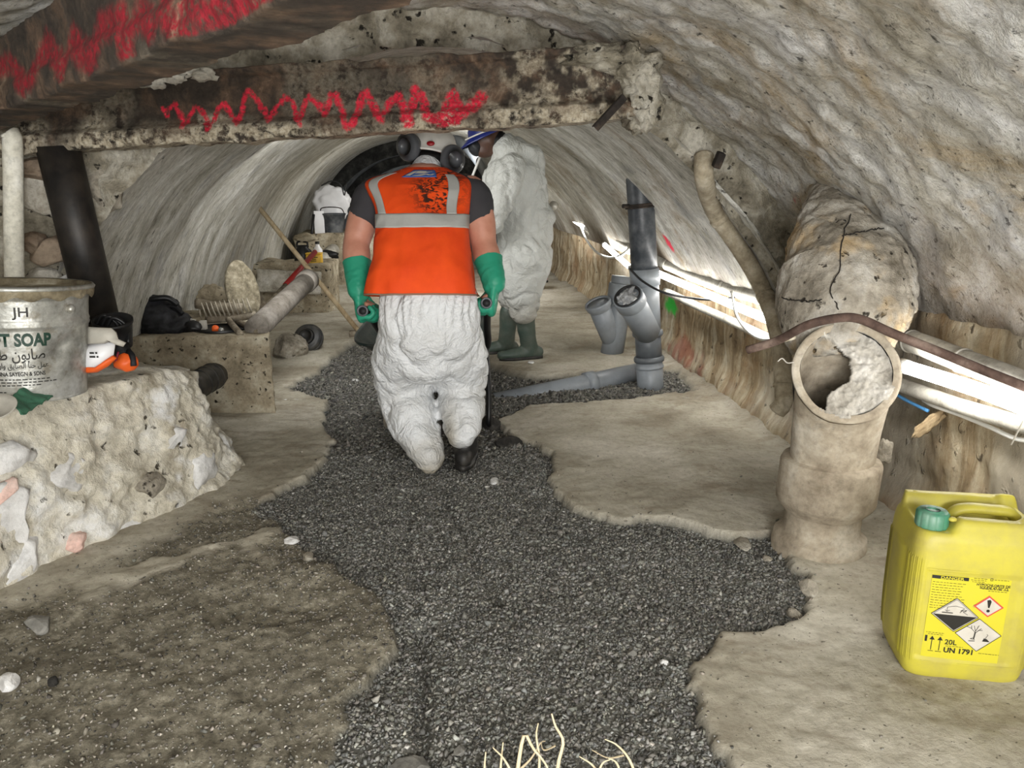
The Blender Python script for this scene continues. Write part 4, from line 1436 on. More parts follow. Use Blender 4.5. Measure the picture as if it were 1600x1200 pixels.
def can_ring(z):
    g = np.interp(z, [0, 0.006, 0.02, 0.05, 0.10, 0.2, 0.30, 0.335, 0.36, 0.372], [0.885, 0.915, 0.945, 0.975, 0.99, 1.0, 1.0, 0.99, 0.965, 0.92])
    a, b = JW / 2 * g, JD / 2 * g
    x, y = sup(tj, a, b, 0.30)
    # vertical grooves pressed into the corners
    corner = np.exp(-((np.abs(np.abs(x) / a) - 1) / 0.16) ** 2) * (np.abs(y) / b > 0.25)
    gro = 0.003 * np.cos(tj * 66) * corner * (0.04 < z < 0.31)
    if 0.055 < z < 0.285:        # flat label panel slightly sunk
        pan = (y < 0) * np.clip((0.105 - np.abs(x + 0.012)) / 0.006, 0, 1)
        y = y + pan * 0.0035
    return x * (1 - gro / 0.14), y * (1 - gro / 0.14)


zz_ = np.concatenate([[0, 0.004, 0.012], np.linspace(0.02, 0.33, 52), np.linspace(0.338, 0.372, 6)])
rings = [np.stack([*can_ring(z), np.full(NT, z)], 1) for z in zz_]
top_x, top_y = can_ring(0.372)
for s in np.linspace(0.96, 0.0, 40):
    x, y = top_x * s, top_y * s
    v = y / (JD / 2); u = x / (JW / 2)
    # raised front and back shoulders, a channel between them with the handle bridging it
    ridge = 0.030 * (np.exp(-((v + 0.66) / 0.20) ** 4) * sstep(u, -0.52, -0.30) + 1.15 * np.exp(-((v - 0.66) / 0.22) ** 4)) * np.clip((1.0 - np.abs(u)) / 0.15, 0, 1)
    low = -0.020 * np.exp(-(v / 0.40) ** 4) * np.clip((0.86 - np.abs(u - 0.0)) / 0.12, 0, 1)
    right = 0.026 * np.exp(-((u - 0.74) / 0.16) ** 4) * np.exp(-(v / 0.6) ** 4)
    z = 0.374 + 0.006 * (1 - s) + ridge + low + right
    rings.append(np.stack([x, y, z], 1))
V = np.concatenate(rings)
nr = len(rings)
a = np.arange(nr * NT).reshape(nr, NT); a2 = np.roll(a, -1, 1)
F = np.stack([a[:-1], a2[:-1], a2[1:], a[1:]], -1).reshape(-1, 4)
V = V + 0.0012 * fbm(V * 14, 3, 171)[:, None]
body = part('body', (jx(V), F.tolist() + [list(range(NT))[::-1]]), M_YEL, jerry)
hp = [(-0.045, 0.0, 0.36), (-0.03, 0, 0.392), (0.0, 0.0, 0.402), (0.05, 0.0, 0.402), (0.085, 0, 0.400), (0.105, 0, 0.385)]
hv, hf = tube(hp, [(0.018, .013)] * 6, 16, True, (0, 1, 0), 30)
part('handle', (jx(hv), hf), M_YEL, jerry)
cl = np.array([-0.100, -0.060, 0.376])
nv_, nf = lathe([(0.031, -0.03), (0.031, 0.006)], 32); part('neck', (jx(nv_ + cl), nf), M_YEL, jerry)
prof = [(0.0, 0.040), (0.016, 0.040), (0.031, 0.039), (0.0350, 0.034), (0.0355, 0.004), (0.034, 0.0), (0.028, 0.0)]
cv_, cf_ = lathe(prof, 96)
ang = np.arctan2(cv_[:, 1], cv_[:, 0]); rr = np.hypot(cv_[:, 0], cv_[:, 1])
k = np.where((rr > 0.0335) & (cv_[:, 2] < 0.035), 1 + 0.05 * (np.abs(np.sin(ang * 6)) ** 0.5 - 0.6), 1)
cv_[:, :2] *= k[:, None]
part('cap', (jx(cv_ * np.array([1.0, 1.0, 1.0]) + cl), cf_), M_GREENCAP, jerry, label='green screw cap')
for (hx, hy) in ((-0.10, 0.075), (0.055, 0.08), (-0.062, -0.078)):
    part('mould_lug', (jx(place(ico(2), (hx, hy, 0.405 if hy > 0 else 0.402), (0, 0, 0), (0.010, 0.007, 0.006))[0]), ico(2)[1]), M_YEL, jerry)


def panel_y(x, z):               # depth of the front face at (x, z)
    g = np.interp(z, [0, 0.006, 0.02, 0.05, 0.10, 0.2, 0.30, 0.335], [0.885, 0.915, 0.945, 0.975, 0.99, 1.0, 1.0, 0.99])
    a_, b_ = JW / 2 * g, JD / 2 * g
    y = -b_ * (1 - np.clip(np.abs(x) / a_, 0, 1) ** (2 / 0.30)) ** (0.15)
    return y + 0.0035 * np.clip((0.105 - np.abs(x + 0.012)) / 0.006, 0, 1) * ((z > 0.055) & (z < 0.285))


def stick(VF, off, thick=0.0006):
    """flat 2-D shape (x, z) laid on the can's front"""
    V, F = VF
    V = np.asarray(V, float)
    x, z = V[:, 0], V[:, 1]
    y = panel_y(x, z) - off
    return jx(np.stack([x, y, z], 1)), F


def q4(x0, z0, x1, z1, n=8):
    u = np.linspace(0, 1, n)
    X, Z = np.meshgrid(x0 + (x1 - x0) * u, z0 + (z1 - z0) * u, indexing='ij')
    return np.stack([X.ravel(), Z.ravel()], 1), gridF(n, n)[:, ::1].tolist()


def poly2(pts, cx=None):
    pts = np.asarray(pts, float)
    c = pts.mean(0)
    m = len(pts)
    # fan refined so that it follows the face
    V = [c] + [c + (p - c) * 0.5 for p in pts] + list(pts)
    F = []
    for i in range(m):
        j = (i + 1) % m
        F += [[0, 1 + i, 1 + j], [1 + i, 1 + m + i, 1 + m + j, 1 + j]]
    return np.array(V), F


def line2(pts, w):
    out = []
    for (x0, z0), (x1, z1) in zip(pts[:-1], pts[1:]):
        d = np.array([x1 - x0, z1 - z0]); L_ = np.hypot(*d)
        if L_ < 1e-9: continue
        nrm = np.array([-d[1], d[0]]) / L_ * w / 2
        k = np.linspace(0, 1, max(2, int(L_ / 0.01) + 1))
        A_ = np.array([x0, z0]) + d * k[:, None]
        V = np.concatenate([A_ + nrm, A_ - nrm]); m = len(k)
        out.append((V, [[i, i + 1, m + i + 1, m + i] for i in range(m - 1)]))
    return join(*out)


# label frame in the can's face (x centre 0.012)
lx0, lx1, lz0, lz1 = -0.100, 0.068, 0.058, 0.276
lab = part('label', stick(q4(lx0, lz0, lx1, lz1, 14), 0.0008), M_LABELY, jerry, label='bright yellow hazard label')
U = lambda px: lx0 + (px - 1452) / (1566 - 1452) * (lx1 - lx0)
Wz = lambda py: lz1 - (py - 880) / (1030 - 880) * (lz1 - lz0)
uv2 = lambda pts: [(U(x), Wz(y)) for x, y in pts]


def txt(s, px, py, hpx, bold=0, sx=1.0, font=None, align='LEFT'):
    h = hpx / 150 * 0.218
    V, F = text_geo(s, h / 0.70, font, bold, align)
    return np.stack([U(px) + V[:, 0] * sx, Wz(py) + V[:, 1]], 1), F


pr = []
pr.append(line2(uv2([(1452, 884), (1505, 884)]), 0.0085))
part('danger_word', stick(txt('DANGER', 1464, 886.3, 4.6, 0.0002, 1.3), 0.0022), M_LABELY, lab)
# small print, as lines of ticks
r_ = np.random.default_rng(3)
small = []
for k in range(11):
    y = 893 + k * 4.6; x = 1454
    while x < 1503 - r_.uniform(0, 8):
        w = r_.uniform(2, 6); small.append(line2(uv2([(x, y), (min(x + w, 1504), y)]), 0.0011)); x += w + 1.6
for (x0, x1, y) in ((1512, 1532, 881), (1508, 1530, 884), (1510, 1528, 887), (1541, 1562, 881), (1525, 1563, 898), (1535, 1562, 901), (1455, 1482, 984), (1458, 1480, 987), (1536, 1566, 1014), (1486, 1512, 1006)):
    x = x0
    while x < x1:
        w = r_.uniform(2, 5); small.append(line2(uv2([(x, y), (min(x + w, x1), y)]), 0.0011)); x += w + 1.2
part('fine_print', stick(join(*small), 0.0016), M_PRINT, lab)['kind'] = 'stuff'
pr += [txt('HYPOCHLORITE DE', 1517, 893, 4.2, 0.0002, 0.92), txt('SOUDE 47-50° CL', 1522, 898.4 - 0.6, 4.2, 0.0002, 0.92)]
pr.append(line2(uv2([(1536, 879), (1539, 879), (1539, 883), (1536, 883), (1536, 879)]), 0.001))
pr += [txt('20L', 1484, 1003, 9, 0.0003, 0.95), txt('UN 1791', 1484, 1018, 9, 0.0006, 0.95)]
for xa in (1465, 1477):
    pr.append(line2(uv2([(xa, 1016), (xa, 996)]), 0.0016))
    pr.append(poly2(uv2([(xa - 4, 997), (xa + 4, 997), (xa, 990)])))
pr.append(line2(uv2([(1461, 1018), (1469, 1018)]), 0.0014)); pr.append(line2(uv2([(1472, 1018), (1481, 1018)]), 0.0014))
pr.append(line2(uv2([(1456, 990), (1456, 1001)]), 0.005))
part('lettering', stick(join(*pr), 0.0018), M_PRINT, lab)['kind'] = 'stuff'
# corrosive diamond
d1 = [(1458, 949), (1492, 918), (1527, 949), (1494, 978)]
d2 = [(1497, 980), (1529, 951), (1564, 978), (1532, 1010)]
d3 = [(1517, 929), (1538, 909), (1561, 928), (1540, 947)]
shr = lambda d, k: [(np.mean([p[0] for p in d]) + (x - np.mean([p[0] for p in d])) * k, np.mean([p[1] for p in d]) + (y - np.mean([p[1] for p in d])) * k) for x, y in d]
part('corrosive_sign', stick(poly2(uv2(d1)), 0.0020), M_SIGNW, lab, label='black and white corrosive diamond')
part('marine_sign', stick(poly2(uv2(d2)), 0.0020), M_SIGNW, lab, label='white diamond with a dead tree and fish')
part('exclamation_sign', stick(poly2(uv2(d3)), 0.0020), M_SIGNR, lab, label='red-edged exclamation diamond')
part('sign_field', stick(poly2(uv2(shr(d3, 0.84))), 0.0026), M_SIGNW, lab)
sg = []
for d in (d1, d2):
    sg.append(line2(uv2(d + d[:1]), 0.0012))
sg.append(line2(uv2(shr(d1, 0.92) + shr(d1, 0.92)[:1]), 0.0006))
sd1 = shr(d1, 0.92)
sg.append(poly2(uv2([sd1[0], sd1[2], sd1[3]])))
sg.append(line2(uv2([(1473, 945), (1489, 945)]), 0.0022))
sg.append(line2(uv2([(1480, 943), (1480, 935), (1492, 932), (1505, 935)]), 0.0008)); sg.append(line2(uv2([(1477, 940), (1480, 943), (1484, 940)]), 0.0008))
sg.append(line2(uv2([(1499, 944), (1502, 939), (1509, 938), (1504, 942), (1511, 946)]), 0.0010)); sg.append(line2(uv2([(1505, 936), (1500, 940), (1508, 941)]), 0.0008))
# dead tree
tr = [[(1525, 988), (1526, 975)], [(1526, 976), (1519, 969), (1512, 966)], [(1526, 974), (1523, 964)], [(1526, 974), (1530, 963)], [(1527, 976), (1534, 968)], [(1520, 970), (1519, 964)], [(1529, 972), (1536, 971)], [(1524, 986), (1520, 988), (1527, 989)]]
for k, t in enumerate(tr): sg.append(line2(uv2(t), 0.0026 if k == 0 else 0.0011))
sg.append(line2(uv2([(1518, 992), (1527, 991.5)]), 0.0016)); sg.append(poly2(uv2([(1538, 991), (1540, 985), (1544, 986), (1549, 991)]))); sg.append(line2(uv2([(1542, 985), (1545, 979), (1543, 977)]), 0.0008))
sg.append(poly2(uv2([(1535.5, 917), (1540, 915.5), (1542, 919), (1540.2, 930), (1538, 930)]))); sg.append(poly2(uv2([(1539 + 2.6 * math.cos(t), 935.5 + 2.6 * math.sin(t)) for t in np.linspace(0, 2 * math.pi, 10)[:-1]])))
part('sign_marks', stick(join(*sg), 0.0031), M_PRINT, lab)
part('moulded_line', stick(line2([(-0.112, 0.289), (0.112, 0.289)], 0.003), 0.0006), M_YEL, jerry)
part('moulded_line', stick(line2([(-0.10, 0.048), (0.108, 0.050)], 0.003), 0.0006), M_YEL, jerry)
M_EMB = plain('embossed_yellow', srgb(176, 164, 72), 0.5, 0, 0.2)

# ================================================================== SOAP PAIL
def tin_mat(name):
    n = Nodes(name)
    v = n.vec('Object')
    a = n.noise(v, 9, 8, 0.7)
    c = n.ramp(a, [(0.3, srgb(110, 110, 104)), (0.5, srgb(168, 168, 162)), (0.7, srgb(206, 207, 204))])
    d = n.noise(v, 26, 6, 0.7)
    c = n.mix(n.ramp(d, [(0.52, K0), (0.66, (0.6, 0.6, 0.6, 1))]), c, srgb(118, 110, 92))
    n.bump(n.noise(v, 14, 4, 0.6), 0.35, 0.012)
    return n.done(c, n.ramp(a, [(0.3, (0.55, 0.55, 0.55, 1)), (0.7, (0.32, 0.32, 0.32, 1))]), 0.55, 0.5)


M_TIN = tin_mat('dull_tinplate')
M_LIDD = rough_mat('dirty_pail_lid', srgb(66, 58, 44), srgb(132, 122, 100), srgb(190, 184, 166), 9, bump=0.5)
M_SOAPG = plain('pail_dark_green_print', srgb(20, 52, 40), 0.5, 0, 0.05, 30, 0)
PR_T, PR_B, PH = 0.190, 0.166, 0.345
pc0 = P(38, 612, 2.38)
PC = np.array([pc0[0] - 0.0, pc0[1] + 0.02, pc0[2] - 0.01])
lean = Matrix.Rotation(-0.05, 3, 'X') @ Matrix.Rotation(0.045, 3, 'Y')
PM = np.array(lean)
pail = thing('soap_pail', PC, 'dented grey tin pail lettered SOFT SOAP standing on the rubble footing', 'pail')


def pl(V): return np.asarray(V, float) @ PM.T + PC


def pail_r(z): return PR_B + (PR_T - PR_B) * z / PH


def dent(V):
    a_ = np.arctan2(V[:, 1], V[:, 0]); r = np.hypot(V[:, 0], V[:, 1])
    # direction to the viewer about -0.95 rad; a dent low on that side
    d = np.exp(-(((a_ + 0.42) / 0.22) ** 2 + ((V[:, 2] - 0.165 - 0.10 * (a_ + 0.42)) / 0.030) ** 2)) * 0.020
    d2 = np.exp(-(((a_ + 0.15) / 0.3) ** 2 + ((V[:, 2] - 0.08) / 0.06) ** 2)) * 0.006
    k = 1 - (d + d2 + 0.0015 * fbm(V * 18, 3, 181)) / np.maximum(r, 1e-3)
    V = V.copy(); V[:, :2] *= np.where(r > 0.1, k, 1)[:, None]
    return V


zs = np.linspace(0.006, PH - 0.03, 60)
prof = [(0, 0), (PR_B - 0.006, 0), (PR_B + 0.002, 0.003)] + [(pail_r(z) + 0.005 * math.exp(-((z - 0.235) / 0.006) ** 2) + 0.004 * math.exp(-((z - 0.247) / 0.005) ** 2), z) for z in zs] + [(pail_r(PH) + 0.006, PH - 0.022), (pail_r(PH) + 0.008, PH - 0.008), (pail_r(PH) + 0.004, PH)]
v_, f_ = lathe(prof, 160)
part('body', (pl(dent(v_)), f_), M_TIN, pail)
prof = [(PR_T + 0.009, PH - 0.026), (PR_T + 0.014, PH - 0.018), (PR_T + 0.015, PH + 0.004), (PR_T + 0.010, PH + 0.010), (PR_T - 0.004, PH + 0.008), (PR_T - 0.012, PH - 0.006), (PR_T * .6, PH - 0.010), (0, PH - 0.012)]
v_, f_ = lathe(prof, 120)
a_ = np.arctan2(v_[:, 1], v_[:, 0]); low = v_[:, 2] < PH - 0.015
v_[low & (np.hypot(v_[:, 0], v_[:, 1]) > .19), 2] += 0.008 * np.sin(a_[low & (np.hypot(v_[:, 0], v_[:, 1]) > .19)] * 16) * 0.8
v_ = v_ + np.array([0, 0, 1]) * (0.003 * fbm(v_ * 12, 3, 182))[:, None]
part('lid', (pl(v_), f_), M_LIDD, pail, label='dirty crimped lid')
v_, f_ = lathe([(PR_T + 0.0155, PH - 0.002), (PR_T + 0.018, PH + 0.004), (PR_T + 0.012, PH + 0.012), (PR_T + 0.008, PH + 0.008)], 120)
part('lid_rim', (pl(v_), f_), M_TIN, pail)
la = -0.28
lug = np.array([math.cos(la) * (pail_r(.29) + .004), math.sin(la) * (pail_r(.29) + .004), 0.285])
part('handle_lug', (pl(place(ico(2), lug, (0, 0, 0), (.014, .014, .016))[0]), ico(2)[1]), M_TIN, pail)
hb = [lug + np.array([.012, 0, 0]), lug + np.array([.02, .01, -.05]), lug + np.array([.0, -.02, -.07])]
VIEW = math.atan2(-PC[1], -PC[0])


def wrap(VF, ang0, z0, off):
    V, F = VF
    a_ = ang0 + V[:, 0] / 0.178
    z = z0 + V[:, 1]
    r = pail_r(z) + off
    W_ = dent(np.stack([r * np.cos(a_), r * np.sin(a_), z], 1))
    return pl(W_), F


AC = VIEW - 0.10
arf = None
try:
    import os
    fp = os.path.join(bpy.utils.resource_path('LOCAL'), 'datafiles', 'fonts')
    fn = [f for f in os.listdir(fp) if f.startswith('NotoSansArabic')]
    if fn: arf = None
except Exception:
    arf = None
AR1 = '\ufef1\ufeae\ufec3 \ufee5\ufeee\ufe91\ufe8e\ufebb'
AR2 = '\ufeeb\ufea9\ufefb\ufeed\u0627\ufeed \ufed6\ufef3\ufe8e\ufebc\ufedf\u0627 \ufe8e\ufee8\ufea3 \ufede\ufee4\ufecb'
for s, dx, z, h, bold, m, nm in (('JH', 0.012, 0.268, 0.040, 0.0006, M_PRINT, 'monogram'), ('SOFT SOAP', -0.014, 0.180, 0.052, 0.0022, M_SOAPG, 'lettering'), (AR1, -0.012, 0.138, 0.046, 0.0006, M_PRINT, 'arabic_lettering'),
                                 (AR2, -0.005, 0.112, 0.023, 0.0003, M_PRINT, 'arabic_lettering'), ('HANNA SAYEGN & SONS', -0.008, 0.088, 0.0175, 0.0005, M_PRINT, 'maker_lettering')):
    try:
        tg = text_geo(s, h, None, bold)
        part(nm, wrap((tg[0] * np.array([.74 if s != 'JH' else 1, 1, 1]), tg[1]), AC + dx / 0.178, z, 0.0016), m, pail)
    except Exception as ex:
        print('text failed', nm, ex)
sm_ = []
for k, (x0, x1) in enumerate(((-.13, .07), (-.13, .09), (-.12, .04), (-.14, -.05), (-.14, -.02))):
    x = x0; z = -k * 0.009 - (0.012 if k > 2 else 0)
    while x < x1:
        w = r_.uniform(.005, .014); sm_.append((np.array([(x, z), (x + w, z), (x + w, z + .0032), (x, z + .0032)]), [[0, 1, 2, 3]])); x += w + .004
part('fine_print', wrap(join(*sm_), AC, 0.075, 0.0016), M_PRINT, pail)['kind'] = 'stuff'

# things lying round the pail
M_GREENFILM = plain('green_cloth', srgb(66, 116, 92), 0.75, 0, 0.3, 9, 0.3, 0.01)


def cloth(name, pts_px, Yz, m, label, cat, amp=0.012, seed=3, n=26, thick=0.004):
    """crumpled sheet spanning four corner points"""
    c = [np.asarray(p, float) for p in pts_px]
    u = np.linspace(0, 1, n)
    uu, vv_ = np.meshgrid(u, u, indexing='ij'); uu, vv_ = uu.ravel()[:, None], vv_.ravel()[:, None]
    V = (1 - uu) * (1 - vv_) * c[0] + uu * (1 - vv_) * c[1] + uu * vv_ * c[2] + (1 - uu) * vv_ * c[3]
    V = V + amp * np.stack([0.3 * fbm(V * 18, 2, seed + 1), 0.3 * fbm(V * 18, 2, seed + 2), np.abs(fbm(V * 16, 3, seed))], 1)
    F = gridF(n, n)
    B = V - np.array([0, 0, thick]); k = n * n
    FF = F.tolist() + [[i + k for i in f[::-1]] for f in F.tolist()]
    e = [i * n for i in range(n)][::-1] + list(range(0, n)) [1:] + [i * n + n - 1 for i in range(n)][1:] + [(n - 1) * n + j for j in range(n)][::-1][1:]
    for a_, b_ in zip(e, e[1:]): FF.append([a_, b_, b_ + k, a_ + k])
    return single(name, (np.concatenate([V, B]), FF), m, label, cat)


def fz(px, py, lift=0.0):       # a point on top of the footing
    p = on_foot(px, py)
    return p + np.array([0, 0, lift])


c1 = [P(-5, 624, 2.20), P(60, 640, 2.17), P(80, 618, 2.27), P(6, 608, 2.30)]
cloth('green_cloth', [P(10, 622, 2.16), P(34, 650, 2.10), P(84, 620, 2.30), P(70, 600, 2.36)], 0, M_GREENFILM, 'crumpled dull green cloth tucked under the soap pail', 'cloth', 0.014, 5)
tv, tf = lathe([(0, 0.0), (0.045, 0.0), (0.056, 0.010), (0.054, 0.012), (0.043, 0.004), (0, 0.003)], 36)
M_DISH = plain('dusty_plastic', srgb(176, 172, 162), 0.6, 0, 0.3)
single('dusty_dish', place((tv, tf), P(-6, 640, 2.10), (0.45, 0.1, 0)), M_DISH, 'small dusty grey dish lying in front of the soap pail', 'dish')

# white and orange mask, black cup, orange glove
M_MASKW = plain('white_plastic_sheet', srgb(226, 226, 228), 0.4, 0, 0.08, 8, 0.05)
M_ORNG = plain('orange_plastic', srgb(226, 96, 36), 0.5, 0, 0.12, 8, 0.05)
M_BLK = plain('black_plastic', srgb(20, 20, 21), 0.45, 0, 0.15, 12, 0.1)
M_BLKCLOTH = rough_mat('black_nylon', srgb(8, 8, 9), srgb(20, 20, 22), srgb(46, 47, 52), 9, bump=0.5, rough=0.6)
mk = P(155, 548, 2.50)
mask = thing('face_shield', mk - np.array([0, 0, .08]), 'white and orange plastic face shield lying beside the soap pail', 'face shield')
def sheet(px_pts, Y0, bulge, thick, yslope=0.0):
    pts = np.array([P(x, y, Y0 + yslope * (y - 548)) for x, y in px_pts])
    c = pts.mean(0)
    m_ = len(pts)
    L1 = c + (pts - c) * 0.66 + np.array([0, -bulge * .7, 0]); 
    front = np.concatenate([[c + np.array([0, -bulge, 0])], L1, pts])
    back = front + np.array([0, thick, 0]); k = len(front)
    F = []
    for i in range(m_):
        j = (i + 1) % m_
        F += [[0, 1 + j, 1 + i], [1 + i, 1 + j, 1 + m_ + j, 1 + m_ + i], [k, k + 1 + i, k + 1 + j], [k + 1 + j, k + 1 + i, k + 1 + m_ + i, k + 1 + m_ + j], [1 + m_ + i, 1 + m_ + j, k + 1 + m_ + j, k + 1 + m_ + i]]
    return np.concatenate([front, back]), F
part('shell', sheet([(134, 538), (162, 534), (180, 536), (177, 556), (166, 568), (150, 577), (134, 578), (130, 562)], 2.48, 0.035, 0.004, -0.0004), M_MASKW, mask)
part('brow_guard', sheet([(137, 511), (174, 513), (181, 520), (184, 530), (196, 536), (192, 542), (172, 532), (164, 537), (135, 538)], 2.46, 0.02, 0.006), M_DISH, mask)
part('chin_rim', sheet([(128, 572), (134, 578), (150, 577), (166, 567), (175, 556), (181, 560), (168, 573), (152, 582), (128, 584)], 2.465, 0.02, 0.012), M_ORNG, mask, label='orange chin rim')
pm_ = []
for k, (x0, x1, y) in enumerate(((140, 147, 553), (149, 152, 553), (140, 149, 559), (151, 154, 559))):
    a_, b_ = P(x0, y, 2.441), P(x1, y, 2.441)
    pm_.append((np.array([a_, b_, b_ + np.array([0, 0, .006]), a_ + np.array([0, 0, .006])]), [[0, 1, 2, 3]]))
part('printed_marks', join(*pm_), M_PRINT, mask)
cb = P(182, 540, 2.66)
cup = thing('black_pot', cb - np.array([0, 0, .0]), 'small black plastic pot behind the white face shield', 'pot')
v_, f_ = lathe([(0, 0), (0.052, 0), (0.062, 0.085), (0.066, 0.09), (0.066, 0.10), (0.058, 0.10), (0.054, 0.02), (0, 0.015)], 32)
part('body', place((v_, f_), cb, (0.25, 0.1, 0)), M_BLK, cup)
for k in range(3):
    a_ = P(150 + 8 * k, 508 + 2 * k, 2.64)
    part('strap', tube([a_, a_ + np.array([.03, 0, .035]), a_ + np.array([.07, .01, .0]), a_ + np.array([.08, -.02, -.05])], 0.007, 8, n=16), M_BLK, cup)
gb = P(198, 560, 2.60)
gl = thing('work_glove', gb - np.array([0, 0, .04]), 'balled orange and black work glove beside the white face shield', 'glove')
part('palm', blob(gb + np.array([0, -.01, -.012]), (0.038, 0.034, 0.032), 3, 0.18, 2.5, 61), M_ORNG, gl)
part('cuff', blob(gb + np.array([-.03, .015, .02]), (0.036, 0.03, 0.038), 3, 0.2, 2.5, 62), M_BLKCLOTH, gl)
part('finger', tube([gb + np.array([.01, .0, .025]), gb + np.array([.03, -.02, .012]), gb + np.array([.036, -.03, -.02])], 0.010, 10, n=10), M_BLKCLOTH, gl)
part('drawstring', tube([gb + np.array([-.01, -.03, .03]), gb + np.array([-.02, -.035, .0]), gb + np.array([-.03, -.03, -.025])], 0.004, 6, n=10), plain('maroon_cord', srgb(120, 30, 50), .6), gl)
# straw wisps behind
single('straw', tube([P(196, 545, 2.75), P(192, 520, 2.76), P(187, 498, 2.78)], 0.0025, 6, n=12), M_WIRE, 'pale wisp of straw standing behind the black pot', 'straw')

# ================================================================== ON THE BENCH
bz = 0.405
bag = thing('black_bag', (-1.93, 4.28, bz), 'crumpled black cloth bag sitting on the concrete bench against the vault', 'bag')
bc = P(248, 497, 4.16)
v_, f_, n_ = fuse([blob(bc + np.array([-.03, 0, -.0]), (0.155, 0.14, 0.125), 4, 0.10, 1.6, 71), blob(bc + np.array([0.06, -.02, -.035]), (0.13, 0.12, 0.085), 4, 0.10, 1.8, 72), blob(bc + np.array([-.06, .0, 0.045]), (0.10, 0.10, 0.085), 4, .1, 2, 73)], 0.012, 6)
v_ = v_ + n_ * (0.010 * (1 - 2 * np.abs(fbm(v_ * np.array([9, 9, 14]), 3, 74))))[:, None]
v_[:, 2] = np.maximum(v_[:, 2], bz)
part('sack', (v_, f_), M_BLKCLOTH, bag)
part('strap', tube([P(238, 522, 4.09), P(236, 500, 4.08), P(246, 485, 4.09), P(268, 478, 4.11), P(286, 490, 4.10)], (0.011), 8, n=24), M_BLKCLOTH, bag)
part('flap', tube([P(224, 472, 4.10), P(240, 467, 4.08), P(262, 466, 4.10), P(278, 476, 4.12)], (0.016), 10, n=24), M_BLK, bag)
part('buckle', place(rbox(.03, .012, .035, .004), P(300, 508, 4.12), (0, .3, 0)), M_DISH, bag)

# shallow dark tray with odds and ends
tp = P(330, 521, 4.03)
tray = thing('tray', tp, 'flat dark tray holding small tools at the edge of the concrete bench', 'tray')
part('pan', place(lathe([(0, 0), (0.15, 0), (0.165, 0.012), (0.162, 0.014), (0.148, 0.004), (0, 0.004)], 40), (tp[0], tp[1] + .13, bz + .005), (0, 0, 0), (0.9, .8, 1)), M_BLK, tray)
bw = P(318, 512, 4.12)
single('grey_box', place(rbox(.035, .03, .05, .004), (bw[0], bw[1], bz + .012)), M_DISH, 'small grey box standing in the dark tray', 'box')
ob_ = P(336, 515, 4.10)
single('orange_cap', place(lathe([(0, 0), (.017, 0), (.018, .02), (.014, .026), (0, .028)], 20), (ob_[0], ob_[1], bz + .012), (0.5, 0.4, 0)), M_ORNG, 'small orange cap lying in the dark tray', 'cap')
ob_ = P(346, 517, 4.10)
single('metal_nut', place(lathe([(0, 0), (.014, 0), (.014, .016), (0, .016)], 6), (ob_[0], ob_[1], bz + .012), (1.2, 0.4, 0)), M_TIN, 'small shiny steel nut beside the orange cap in the tray', 'nut')
single('black_pouch', blob(P(293, 512, 4.10) + np.array([.03, 0, 0]), (.05, .05, .035), 3, .25, 2, 77), M_BLK, 'small black pouch between the black bag and the rake', 'pouch')

# rake heads lying on the bench, tines up
M_GREYWOOD = rough_mat('greyed_wood', srgb(74, 66, 54), srgb(122, 112, 96), srgb(160, 152, 136), 12, bump=0.5, stretch=(1, 1, 1))
M_TINE = plain('worn_steel_tines', srgb(176, 168, 152), 0.45, 0.5, 0.3, 20, 0.1)


def rake(A, B, n, tine, handle, label, r=0.015):
    A, B = np.array(A), np.array(B)
    t = thing('rake', (A + B) / 2, label, 'rake', 'rakes on the concrete bench')
    hv, hf = tube([A, (A + B) / 2 + np.array([0, .0, -.006]), B], [(r, r * 1.4)] * 3, 10, n=14)
    part('head', (hv + .002 * fbm(hv * 30, 2, 5)[:, None], hf), M_GREYWOOD, t)
    for k in range(n):
        p = A + (B - A) * (k + .5) / n
        part('tine', tube([p, p + np.array(tine) * .5 + np.array([0, -.004, 0]), p + np.array(tine)], [.0062, .0055, .0032], 6), M_TINE, t)
    part('handle', tube(handle, 0.0165, 12, n=12), M_GREYWOOD, t)
    return t


rake(P(322, 500, 4.30), P(399, 492, 4.28), 11, np.array([-.022, -.02, .10]), [P(356, 498, 4.30), P(362, 506, 4.15), P(376, 522, 4.0)], 'worn rake lying tines up with a blunt short handle, near the bench edge')
rake(P(306, 474, 4.46), P(378, 482, 4.44), 9, np.array([.012, .0, -.11]), [P(366, 500, 4.34), P(383, 508, 4.22), P(402, 519, 4.06)], 'second rake behind the first with tines down and a dark rounded head', 0.022)
M_DKWOOD = rough_mat('dark_boards', srgb(46, 40, 33), srgb(84, 75, 62), srgb(128, 118, 102), 10, bump=0.5)
single('dark_board', place(rbox(.22, .03, .12, .006, 2), P(395, 494, 4.72), (-.2, -.5, .1)), M_DKWOOD, 'short dark board propped between the stone disc and grey pipe', 'board')
single('rubble_lump', blob(P(334, 470, 4.72), (.10, .08, .09), 4, .25, 2, 81), M_BENCH, 'earthy rubble lump behind the rakes at the vault foot', 'rubble')

# round stone disc leaning on the vault
dc = P(377, 456, 4.55)
ddir = np.array([0.62, -0.60, 0.22])
v_, f_ = lathe([(0, 0), (.10, 0), (.160, .002), (.166, .010), (.163, .026), (.155, .030), (.10, .031), (0, .032)], 48)
v_ = v_ + .003 * fbm(v_ * 30, 3, 82)[:, None]
v_ = v_ * np.array([.62, 1.12, 1]) 
M_DISC = rough_mat('lichen_stone', srgb(86, 78, 64), srgb(136, 128, 108), srgb(176, 168, 148), 22, bump=0.9, fine=60)
single('stone_disc', (v_ @ axis_m(ddir).T + dc, f_), M_DISC, 'round flat stone disc leaning upright against the vault behind the rakes', 'stone')

